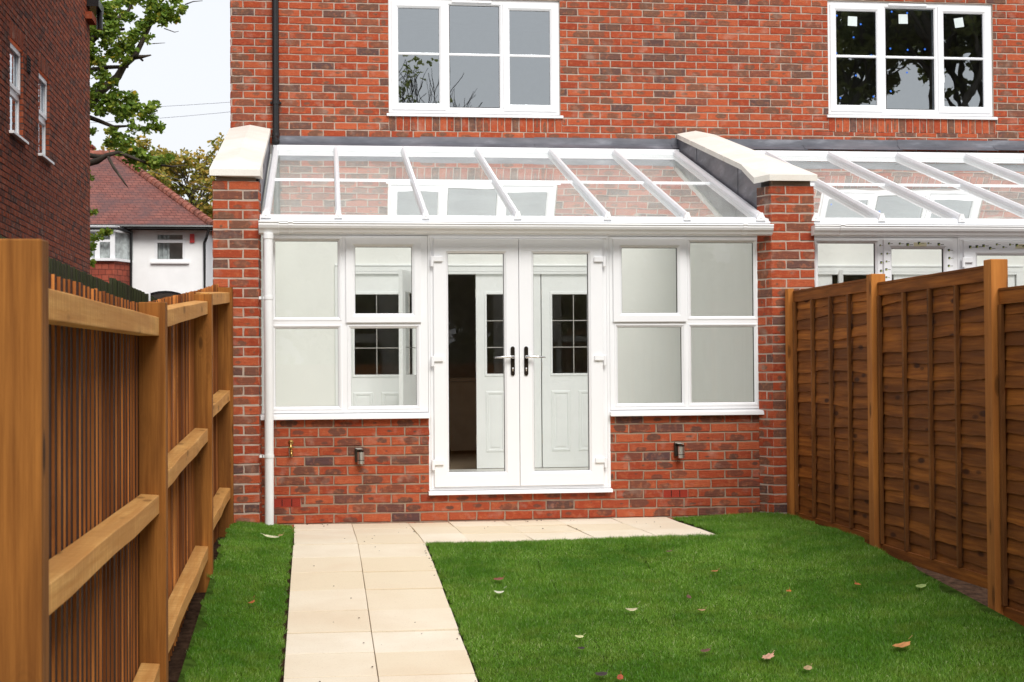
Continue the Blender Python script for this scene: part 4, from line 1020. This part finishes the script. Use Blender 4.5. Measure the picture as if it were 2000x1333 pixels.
m = MB(); m.box(-3.545, -3.535, 19.66, 19.88, 4.96, 5.16, 1); 
for k in range(5): m.box(-3.540, -3.525, 19.68, 19.86, 4.98 + k * .036, 4.995 + k * .036, 0)
m.build('air_vent', [M['mortar_dark'], M['dark']], sb)

# ------------------------------------------------------------------ white house beyond
wh = empty('white_house', (-4.5, 41, 0), 'white rendered house with red tiled hipped roof seen beyond the fences', 'house')
GY = 41.0
m = MB()
arch = [(-4.55, -0.5), (-4.55, 3.0)] + [(-3.88 - .67 * math.cos(math.pi * t / 12), 3.0 + .34 * math.sin(math.pi * t / 12)) for t in range(1, 12)] + [(-3.21, 3.0), (-3.21, -.5)]
# front wall with arch and window opening, side wall, body
wx0, wx1, wz0, wz1 = -4.15, -3.36, 4.10, 4.88
for q in clip_rects((-4.74, -2.83, 3.4, 5.0), [(wx0, wx1, wz0, wz1)]): m.box(q[0], q[1], GY, GY + .15, q[2], q[3])
m.box(-4.74, -4.55, GY, GY + .15, -.5, 3.4); m.box(-3.21, -2.83, GY, GY + .15, -.5, 3.4)
top = [(-3.88 - .67 * math.cos(math.pi * t / 12), 3.0 + .34 * math.sin(math.pi * t / 12)) for t in range(13)]
for (u0, v0_), (u1, v1_) in zip(top[:-1], top[1:]): m.hexa([(u0, GY, v0_), (u1, GY, v1_), (u1, GY + .15, v1_), (u0, GY + .15, v0_), (u0, GY, 3.4), (u1, GY, 3.4), (u1, GY + .15, 3.4), (u0, GY + .15, 3.4)])
m.hexa([(-2.83, GY, -.5), (-2.82, GY, -.5), (-2.55, GY + 7, -.5), (-3.0, GY + 7, -.5), (-2.83, GY, 5), (-2.82, GY, 5), (-2.55, GY + 7, 5), (-3.0, GY + 7, 5)])
m.build('wall', M['render'], wh)
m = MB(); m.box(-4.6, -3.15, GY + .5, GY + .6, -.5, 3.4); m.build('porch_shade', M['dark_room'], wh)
m = MB()
for t0, t1 in zip(top[:-1], top[1:]): m.hexa([(t0[0], GY - .02, t0[1] - .06), (t1[0], GY - .02, t1[1] - .06), (t1[0], GY + .14, t1[1] - .06), (t0[0], GY + .14, t0[1] - .06), (t0[0], GY - .02, t0[1] + .0), (t1[0], GY - .02, t1[1]), (t1[0], GY + .14, t1[1]), (t0[0], GY + .14, t0[1])])
m.build('arch_trim', M['black'], wh)
m = MB(); m.rect_ring(wx0, wx1, wz0, wz1, [(0, GY - .01), (.07, GY - .01), (.07, GY + .08), (0, GY + .08)]); m.box(wx0, wx1, GY - .015, GY + .08, wz1 - .28, wz1 - .20)
o = m.build('window', M['upvc'], wh)
m = MB(); m.add([(wx0, GY + .05, wz0), (wx1, GY + .05, wz0), (wx1, GY + .05, wz1), (wx0, GY + .05, wz1)], [(0, 1, 2, 3)]); m.build('pane', M['glass'], o)
m = MB(); pts = [(wx0 + .62 * i / 24, GY + .22 + .03 * math.sin(i * 1.3)) for i in range(15)]
for (x0, y0), (x1, y1) in zip(pts[:-1], pts[1:]): m.add([(x0, y0, wz0), (x1, y1, wz0), (x1, y1, wz1), (x0, y0, wz1)], [(0, 1, 2, 3)])
m.build('curtain', M['curtain'], o)
m = MB(); m.box(wx0, wx1, GY + .6, GY + .65, wz0 - .1, wz1 + .1); m.build('room_lining', M['dark_room'], o)
m = MB(); m.box(wx0 - .10, wx1 + .10, GY - .08, GY - .001, wz0 - .05, wz0 - .001); m.build('window_sill', M['render'], o)
m = MB(); m.box(-3.24, -3.12, GY - .06, GY - .001, 4.60, 4.83); m.build('alarm_box', M['redbox'], wh, bevel=.01)
# bay with tile hanging
def tile_mat(name, c1, c2, sc_=(1, 1, 1), moss=(0.05, .045, .04), rows=9.0):
    m, nt, b, o = mat(name); g = N(nt)
    bt = g.n('ShaderNodeTexBrick'); bt.inputs['Scale'].default_value = 1.0; bt.inputs['Brick Width'].default_value = .17; bt.inputs['Row Height'].default_value = 1 / rows
    bt.inputs['Mortar Size'].default_value = .008; bt.inputs['Color1'].default_value = (*c1, 1); bt.inputs['Color2'].default_value = (*c2, 1); bt.inputs['Mortar'].default_value = tuple(x * .35 for x in c1) + (1,)
    t = g.n('ShaderNodeTexCoord'); sx = g.n('ShaderNodeSeparateXYZ'); g.l(t.outputs['Object'], sx.inputs[0]); cb = g.n('ShaderNodeCombineXYZ')
    g.l(g.math('ADD', sx.outputs[0], g.math('MULTIPLY', sx.outputs[1], .37)), cb.inputs[0]); g.l(sx.outputs[2], cb.inputs[1]); g.l(cb.outputs[0], bt.inputs[0])
    n1 = g.noise(g.obj(), 1.2, 5, .65); n2 = g.noise(g.obj(), 7, 4)
    c = g.mix(g.math('MULTIPLY', g.ramp(n1, [(.42, 0.0), (.62, 1.0)]), .75), bt.outputs[0], moss)
    c = g.mix(g.math('MULTIPLY', g.ramp(n2, [(.5, 0.0), (.7, 1.0)]), .4), c, tuple(x * 1.2 for x in c2))
    g.l(c, b.inputs['Base Color']); b.inputs['Roughness'].default_value = .85; g.bump(b, bt.outputs['Fac'], .6, -.02); return m
M['tile_hang'] = tile_mat('red_hung_tile', (.30, .055, .028), (.38, .085, .045), moss=(.13, .04, .03), rows=7)
M['roof_tile'] = tile_mat('weathered_roof_tile', (.18, .055, .042), (.24, .085, .065), moss=(.10, .055, .055), rows=12)
M['ridge_tile'] = plain('ridge_tile', (.30, .10, .065), .8, var=.35, scale=5)
bay = [(-7.2, GY - .65), (-5.10, GY - .65), (-4.76, GY + .0)]
m = MB(); m.prism([(-7.2, GY - .65), (-5.10, GY - .65), (-4.76, GY), (-7.2, GY)], -.5, 4.07, 'z'); m.build('bay_wall', M['tile_hang'], wh)
m = MB(); m.prism([(-7.2, GY - .75), (-5.05, GY - .75), (-4.70, GY), (-7.2, GY)], 4.072, 4.14, 'z'); m.prism([(-7.2, GY - .68), (-5.08, GY - .68), (-4.74, GY), (-7.2, GY)], 4.82, 4.98, 'z')
for x, y_ in ((-5.14, GY - .62), (-5.52, GY - .62), (-6.2, GY - .62), (-4.80, GY - .02)): m.box(x - .06, x + .06, y_ - .05, y_ + .05, 4.14, 4.82)
m.box(-5.5, -5.1, GY - .66, GY - .60, 4.56, 4.62)
o = m.build('bay_window', M['upvc'], wh); o['label'] = 'white bay window with pale curtains'
m = MB()
for (a, b) in zip(bay[:-1], bay[1:]): m.add([(a[0], a[1] + .03, 4.14), (b[0], b[1] + .03, 4.14), (b[0], b[1] + .03, 4.82), (a[0], a[1] + .03, 4.82)], [(0, 1, 2, 3)])
m.build('pane', M['glass'], o)
m = MB(); pts = [(-6.6 + 1.9 * i / 40, GY - .45 + .03 * math.sin(i * 1.5) + max(0, (i - 31) * .05)) for i in range(41)]
for i, ((x0, y0), (x1, y1)) in enumerate(zip(pts[:-1], pts[1:])): m.add([(x0, y0, 4.1), (x1, y1, 4.1), (x1, y1, 4.85), (x0, y0, 4.85)], [(0, 1, 2, 3)])
m.build('curtain', M['curtain'], o)
m = MB(); m.box(-5.98, -5.90, GY - .50, GY - .46, 4.12, 4.8); m.build('curtain_edge', M['redbox'], o) if False else None
# roof: hipped, ridge running left
ez = 5.03; A = (-9.5, GY - .35, ez); B = (-2.62, GY - .35, ez); C = (-2.40, GY + 9, ez); Rg = (-5.65, GY + 3.9, 7.45); Rl = (-9.5, GY + 3.9, 7.45)
m = MB(); m.add([A, B, Rg, Rl], [(0, 1, 2, 3)]); m.add([B, C, Rg], [(0, 1, 2)]); m.add([Rl, Rg, C, (-9.5, GY + 9, ez)], [(0, 1, 2, 3)])
o = m.build('roof', M['roof_tile'], wh)
m = MB(); n = 26
for i in range(n):
    t0, t1 = i / n, (i + 1) / n + .006; p0 = Vector(B).lerp(Vector(Rg), t0); p1 = Vector(B).lerp(Vector(Rg), t1); m.tube([p0, p1], [.125, .10], 10)
for i in range(12): m.tube([(Rg[0] - i * .32, Rg[1], Rg[2]), (Rg[0] - (i + 1) * .32 - .02, Rg[1], Rg[2])], [.12, .10], 10)
m.build('ridge_tiles', M['ridge_tile'], o)
m = MB(); m.box(-6.75, -6.30, GY + 3.9, GY + 4.4, 7.2, 7.66); m.box(-6.80, -6.26, GY + 3.85, GY + 4.45, 7.66, 7.72); m.build('chimney', M['tile_hang'], o)
m = MB(); m.tube([(-9.5, GY - .42, 4.98), (-2.60, GY - .42, 4.98)], .06, 10); m.tube([(-2.60, GY - .42, 4.98), (-2.35, GY + 9, 4.98)], .06, 10); m.box(-9.5, -2.64, GY - .34, GY - .26, 4.90, 5.0)
m.tube([(-7.2, GY - .80, 4.90), (-5.0, GY - .80, 4.90), (-4.72, GY - .15, 4.86)], .045, 8)
m.tube([(-2.72, GY - .40, 4.95), (-2.80, GY - .12, 4.75), (-2.86, GY - .08, 4.6), (-2.86, GY - .08, .0)], .04, 8); m.tube([(-4.74, GY - .1, 4.9), (-4.76, GY - .1, 0)], .035, 8)
m.build('gutter', M['black'], wh)

# ------------------------------------------------------------------ trees
def leaf_cloud(clusters, per, size, seed, up_bias=0.3, ros=5):
    """clusters: (x,y,z,r,rx,rz). rosettes of folded leaves spread through each cluster"""
    g = np.random.default_rng(seed); C_ = []; S = []
    for c in clusters:
        x, y, z, r = c[:4]; k = max(6, int(per * r * r))
        d = g.normal(size=(k, 3)); d /= np.linalg.norm(d, axis=1)[:, None]; rr = r * g.uniform(0.15, 1.0, k) ** 0.6
        p = d * rr[:, None] * np.array([1, 1, .8]) + np.array([x, y, z]); C_.append(p)
    C_ = np.concatenate(C_); n = len(C_)
    base = np.repeat(C_, ros, 0); m_ = len(base)
    d = g.normal(size=(m_, 3)); d[:, 2] = d[:, 2] * .5 + up_bias * .3; d /= np.linalg.norm(d, axis=1)[:, None]
    s = size * g.uniform(.6, 1.2, m_)[:, None]; side = np.cross(d, g.normal(size=(m_, 3))); side /= np.linalg.norm(side, axis=1)[:, None]
    nn = np.cross(d, side)
    V = np.empty((m_, 6, 3)); V[:, 0] = base; V[:, 1] = base + d * s * .35 + side * s * .22 + nn * s * .04; V[:, 2] = base + d * s * .78 + side * s * .30 + nn * s * .06
    V[:, 3] = base + d * s; V[:, 4] = base + d * s * .78 - side * s * .30 + nn * s * .06; V[:, 5] = base + d * s * .35 - side * s * .22 + nn * s * .04
    b = np.arange(m_)[:, None] * 6
    F = np.concatenate([b + np.array([[0, 1, 5]]), b + np.array([[1, 2, 4]]), b + np.array([[1, 4, 5]]), b + np.array([[2, 3, 4]])])
    tone = np.repeat(g.random(n), ros) * .55 + g.random(m_) * .45
    return V.reshape(-1, 3), F, np.repeat(tone, 6)

def Q(px, py, Y):   # world point for sight lines worked out beforehand (scale f=3000, horizon 727, VP 615)
    return ((px - 615) * Y / 3000.0, Y, CZ + (727 - py) * Y / 3000.0)
oak = empty('oak_tree', (-8.5, 30, 0), 'green oak with some yellow leaves reaching out from behind the left building', 'tree')
limbs = [([(100, 470, 30), (100, 300, 30), (120, 100, 30), (130, -80, 30.5)], [.42, .36, .28, .18]),
         ([(110, 300, 30), (175, 232, 29.6), (215, 185, 29.4), (243, 160, 29.3), (255, 138, 29.2), (275, 120, 29.2), (297, 75, 29.1), (312, 45, 29.0)], [.16, .105, .085, .075, .065, .06, .04, .02]),
         ([(275, 122, 29.2), (292, 120, 29.0), (306, 117, 29)], [.05, .03, .012]), ([(280, 118, 29.2), (290, 128, 29.1)], [.03, .02]),
         ([(110, 200, 30), (180, 150, 29.8), (225, 142, 29.6), (262, 140, 29.4)], [.10, .05, .04, .03]),
         ([(110, 110, 30), (190, 95, 29.6), (215, 72, 29.4), (256, 68, 29.3)], [.12, .08, .05, .025]),
         ([(120, 60, 30), (200, 75, 30), (225, 60, 30), (262, 35, 30), (275, 5, 30), (290, -20, 30)], [.10, .07, .05, .035, .03, .015]),
         ([(110, 180, 30), (160, 190, 29.5), (185, 172, 29.5), (190, 150, 29.5)], [.12, .08, .06, .03]),
         ([(120, 200, 30), (178, 234, 30), (208, 245, 29.8), (235, 256, 29.7), (262, 254, 29.6)], [.09, .05, .04, .032, .02]),
         ([(110, 330, 30), (172, 330, 29), (205, 322, 28.9), (222, 311, 28.8), (245, 304, 28.8)], [.10, .07, .06, .045, .03]),
         ([(110, 300, 30), (175, 308, 29.4), (205, 314, 29.2), (222, 312, 29)], [.08, .05, .045, .03]),
         ([(224, 312, 28.8), (236, 335, 28.7), (248, 352, 28.6), (256, 364, 28.6), (262, 372, 28.6)], [.028, .028, .022, .016, .006]),
         ([(245, 305, 28.8), (300, 326, 29.1), (345, 331, 29.2), (372, 328, 29.3)], [.035, .025, .018, .008]),
         ([(370, 18, 29), (385, 12, 29), (403, 10, 29)], [.014, .01, .006]), ([(330, 65, 29), (350, 72, 29), (358, 70, 29)], [.01, .008, .004]),
         ([(308, 95, 29), (332, 93, 29)], [.01, .004])]
m = MB()
for pts, rd in limbs: m.tube([Q(*p) for p in pts], rd, 8)
m.build('trunk', M['bark'], oak, smooth=True)
ocl = []
for px, py, r in [(190, 20, 26), (215, 35, 24), (190, 70, 28), (225, 75, 24), (185, 110, 24), (205, 130, 18), (240, 25, 15), (262, 12, 14), (285, 5, 12), (262, 45, 14), (232, 55, 18),
                  (310, 25, 16), (335, 30, 16), (350, 10, 12), (360, 28, 12), (345, 45, 12), (325, 48, 16), (305, 40, 12), (290, 62, 13), (275, 80, 14), (300, 85, 9), (262, 95, 14), (245, 105, 14), (300, 55, 12),
                  (235, 120, 13), (255, 128, 12), (270, 112, 11), (222, 100, 12), (180, 150, 18), (215, 160, 14), (232, 170, 10), (208, 178, 11), (190, 190, 12),
                  (240, 195, 15), (262, 200, 15), (220, 205, 14), (210, 225, 14), (240, 220, 15), (265, 222, 15), (282, 215, 12), (300, 222, 12), (315, 212, 8), (290, 235, 12), (255, 238, 13), (308, 240, 9), (320, 255, 7), (298, 262, 9), (310, 255, 8),
                  (270, 258, 12), (245, 275, 13), (262, 285, 14), (232, 262, 8), (235, 290, 11), (255, 305, 13), (275, 300, 12), (225, 285, 7), (268, 318, 10), (290, 312, 12), (305, 322, 11), (325, 318, 10), (340, 316, 8), (285, 330, 8), (315, 330, 6),
                  (180, 345, 9), (190, 355, 6), (178, 375, 7), (182, 425, 7), (195, 420, 5), (200, 470, 9), (190, 485, 8), (215, 460, 8), (185, 500, 6), (180, 480, 8), (225, 458, 4), (193, 515, 5), (185, 285, 5), (195, 268, 4), (190, 215, 10), (182, 242, 8), (330, 0, 12), (310, 8, 12)]:
    for dy in (-.5, .5):
        x, Y, z = Q(px + rnd.uniform(-2, 2), py + rnd.uniform(-2, 2), 29.5 + dy * (0.6 + r / 30)); ocl.append((x, Y, z, r * .0100))
# rest of the crown, behind the side building
for k in range(60): ocl.append((rnd.uniform(-11, -5.2), rnd.uniform(27, 33), rnd.uniform(5, 12), rnd.uniform(.3, .6)))
V, F, c = leaf_cloud(ocl, 820, .098, 5); np_mesh('crown', V, F, c, M['oak_leaf'], oak)

def grow(m, clus, p, d, L, r, depth, g, spread=.55, tipr=.5):
    n = 3; pts = [p]; q = Vector(p); dd = Vector(d).normalized()
    for i in range(n):
        dd = (dd + Vector((g.uniform(-.2, .2), g.uniform(-.2, .2), g.uniform(-.05, .2)))).normalized(); q = q + dd * (L / n); pts.append(tuple(q))
    m.tube(pts, [r, r * .88, r * .75, r * .62], 7 if r > .05 else 5, cap=False)
    if depth == 0: clus.append((*q, tipr)); return
    if depth <= 2: clus.append((*pts[2], tipr * .8))
    for i in range(g.choice((3, 3, 4))):
        nd = (dd + Vector((g.uniform(-1, 1), g.uniform(-1, 1), g.uniform(-.35, .6))) * spread * 1.3).normalized()
        grow(m, clus, tuple(q), nd, L * g.uniform(.62, .85), r * .58, depth - 1, g, spread, tipr)
def tree(name, base, h, r, depth, seed, mtl, per, size, label, tipr, keep=1.0, spread=.55):
    g = random.Random(seed); o = empty(name, base, label, 'tree'); m = MB(); cl = []
    grow(m, cl, base, (0, 0, 1), h, r, depth, g, spread, tipr)
    m.build('trunk', M['bark'], o, smooth=True)
    cl = [c for c in cl if g.random() < keep]
    V, F, c = leaf_cloud(cl, per, size, seed); np_mesh('crown', V, F, c, mtl, o); return o
tree('autumn_tree', (-5.3, 60, -.5), 3.05, .30, 5, 4, M['autumn_leaf'], 60, .17, 'yellowing autumn tree behind the white house roof', .42, .8)
tree('autumn_tree', (-2.2, 66, -.5), 3.15, .30, 5, 9, M['autumn_leaf'], 60, .17, 'yellowing autumn tree partly hidden by the coping', .42, .8)
# trees, hedge and fence behind the photographer: seen mirrored in the window glass
tree('broadleaf_tree', (16.5, -10, -1), 4.6, .42, 5, 12, M['dark_leaf'], 60, .20, 'large leafy tree mirrored in the upper window with paper squares', .62, .9)
tree('broadleaf_tree', (21.5, -13, -1), 4.6, .42, 5, 14, M['dark_leaf'], 60, .20, 'leafy tree mirrored at the edge of the right upper window', .62, .9)
tree('bare_tree', (2.7, -12, -1), 3.35, .17, 5, 21, M['dark_leaf'], 8, .12, 'nearly bare tree mirrored low in the upper left window', .4, .15)
hcl = []
for k in range(900): hcl.append((rnd.uniform(-12, 26), rnd.uniform(-9, -7), rnd.uniform(-.8, 4.6) , rnd.uniform(.5, .8)))
V, F, c = leaf_cloud(hcl, 80, .30, 8, ros=4); o = np_mesh('hedge', V, F, c, M['dark_leaf']); tag(o, 'tall dark hedge behind the garden, mirrored in the french doors', 'hedge')
bf = empty('board_fence', (1.5, -3, 0), 'brown board fence closing the garden, mirrored in the french doors', 'fence')
m = MB(); x = -.7
while x < 3.8: m.box(x, x + .145, -3.1, -3.08, -.65, 1.32 + rnd.uniform(-.01, .01)); x += .15
m.build('board_panel', M['post_r'], bf)

# overhead cables
def cable(p0, p1, sag, label):
    pts = [(*(Vector(p0).lerp(Vector(p1), t / 16)).xy, lerp(p0[2], p1[2], t / 16) - sag * 4 * (t / 16) * (1 - t / 16)) for t in range(17)]
    m = MB(); m.tube(pts, .0045, 5); o = m.build('overhead_cable', M['lead']); tag(o, label, 'cable', 'overhead cables')
cable((-9, 34, 6.8), (3, 38, 8.42), .25, 'upper of two thin cables crossing the sky beside the house corner')
cable((-9, 34, 6.45), (3, 38, 8.36), .30, 'lower of two thin cables crossing the sky beside the house corner')
cable((-4.3, 39, 6.30), (1.5, 36, 4.45), .05, 'thin cable in front of the autumn tree above the white house roof')

# ------------------------------------------------------------------ fallen leaves
def fallen(x, y, size, col, rot, curl, lobes, label, ln=1.0):
    r = random.Random(int(x * 1000)); pts = []; n = 22
    for i in range(n):
        t = 2 * math.pi * i / n; rad = size * (.62 + .38 * abs(math.cos(t / 2)) ** .5) * (1 + (lobes * math.cos(t * 7 + r.uniform(-.3, .3)))) * .5
        u, v = rad * math.cos(t) * 1.25 * ln, rad * math.sin(t) * .72
        pts.append((u, v, curl * (u * u) / size * 0.6 + r.uniform(0, .002) + abs(v) * .08))
    m = MB(); m.add([(0, 0, 0)] + pts, [(0, i + 1, (i + 1) % n + 1) for i in range(n)]); m.tube([(size * .55 * ln, 0, curl * size * .6), (size * .85 * ln, .004, curl * size * .9)], .0012, 4)
    key = 'leaf_%0.2f_%0.2f_%0.2f' % col
    if key not in M: M[key] = plain('fallen_leaf', col, .6, var=.2, scale=40)
    z = lawn_z(x, y) + .030 if not (-.16 < x < .75 or (y > 10.7 and x < 2.85 and x > -.17)) else path_z(y) + .006
    o = m.build('fallen_leaf', M[key]); o.location = (x, y, z); o.rotation_mode = 'ZYX'; o.rotation_euler = (R(r.uniform(4, 20)), R(r.uniform(-8, 8)), R(rot)); o.location.z += .006
    tag(o, label, 'leaf', 'fallen leaves on the lawn'); return o
RB, TAN, ORG, PAL, BRN_, DRK, PNK = (.22, .06, .035), (.42, .24, .12), (.48, .15, .03), (.62, .62, .30), (.13, .06, .035), (.035, .022, .018), (.55, .30, .20)
for a in [(1.09, 9.25, .085, RB, 20, .3, .12, 'reddish brown leaf on the lawn near the path, above the curled pale leaf'),
          (1.05, 8.89, .075, (.66, .66, .5), -10, 0.9, .02, 'curled pale leaf shaped like a sliver near the path edge'),
          (1.34, 7.83, .060, PAL, 5, .5, .05, 'small flat yellow leaf on the lawn just above two black scraps'),
          (2.20, 7.36, .088, PNK, 30, .3, .22, 'pinkish tan oak leaf with lobes on the lower middle lawn'),
          (2.93, 7.48, .125, (.50, .22, .07), 15, .5, .10, 'largest orange brown leaf lying on the lower right lawn'),
          (3.50, 8.62, .080, (.30, .40, .12), 0, .3, .03, 'round pale green leaf near the lap fence'),
          (2.74, 8.73, .060, ORG, 60, .4, .15, 'small orange leaf on the middle right lawn'),
          (3.18, 8.78, .065, (.40, .12, .03), 100, .4, .1, 'rust orange leaf between the small orange leaf and the lap fence'),
          (2.12, 8.36, .060, TAN, 10, .5, .05, 'small tan leaf in the middle of the lawn'),
          (1.73, 8.40, .085, (.55, .50, .30), 0, 1.0, .05, 'long pale straw leaf beside a dark scrap in the middle lawn'),
          (2.33, 7.14, .070, (.40, .28, .14), 40, .3, .08, 'dull tan round leaf at the lower middle lawn edge'),
          (1.32, 7.12, .080, DRK, 20, .4, .08, 'black curled leaf at the bottom of the lawn'),
          (1.40, 7.05, .060, (.35, .07, .02), 70, .4, .08, 'red brown leaf beside the black curled one at the bottom of the lawn'),
          (1.92, 7.50, .070, BRN_, 10, .5, .1, 'dark brown leaf left of the pinkish oak leaf'),
          (2.45, 9.32, .060, (.45, .16, .05), 0, .4, .1, 'orange leaf farthest up the lawn toward the patio corner'),
          (-.30, 10.83, .100, (.62, .60, .38), 170, .3, .12, 'pale lobed leaf on the grass strip beside the white downpipe', 1.4),
          (-.36, 8.70, .060, (.42, .12, .03), 45, .8, .1, 'curled rust leaf on the narrow grass strip'),
          (2.31, 9.95, .060, BRN_, 0, .6, .1, 'brown leaf near the front of the patio'),
          (2.13, 8.67, .055, BRN_, 90, .6, .1, 'small brown leaf just behind the small tan leaf'),
          (1.31, 7.60, .050, DRK, 10, .6, .1, 'black scrap just below the small yellow leaf'),
          (-.25, 10.98, .050, (.5, .3, .15), 10, .6, .1, 'light brown leaf at the foot of the white downpipe')]:
    fallen(a[0], a[1], a[2] * .72, *a[3:8], **({'ln': a[8]} if len(a) > 8 else {}))
# crumbs of soil and leaf along paving edges (one uncountable scatter)
g = np.random.default_rng(2); n = 95; m = MB()
for i in range(n):
    k = g.integers(0, 4)
    if k == 0: x, y = .73 + g.normal() * .015, g.uniform(6.5, 10.6)
    elif k == 1: x, y = g.uniform(-.1, 2.8), 12.12 - abs(g.normal()) * .08
    elif k == 2: x, y = g.uniform(-.1, 2.8), g.uniform(10.75, 12.1)
    else: x, y = g.uniform(-.12, .7), g.uniform(6.8, 10.6)
    s = g.uniform(.002, .007); z = path_z(y) + .001
    m.hexa([(x - s, y - s, z), (x + s, y - s * .6, z), (x + s * .8, y + s, z), (x - s * .7, y + s, z), (x - s * .5, y - s * .5, z + s * .6), (x + s * .5, y - s * .3, z + s * .7), (x + s * .4, y + s * .5, z + s * .6), (x - s * .3, y + s * .5, z + s * .5)])
tag(m.build('soil_crumbs', M['soil']), kind='stuff')
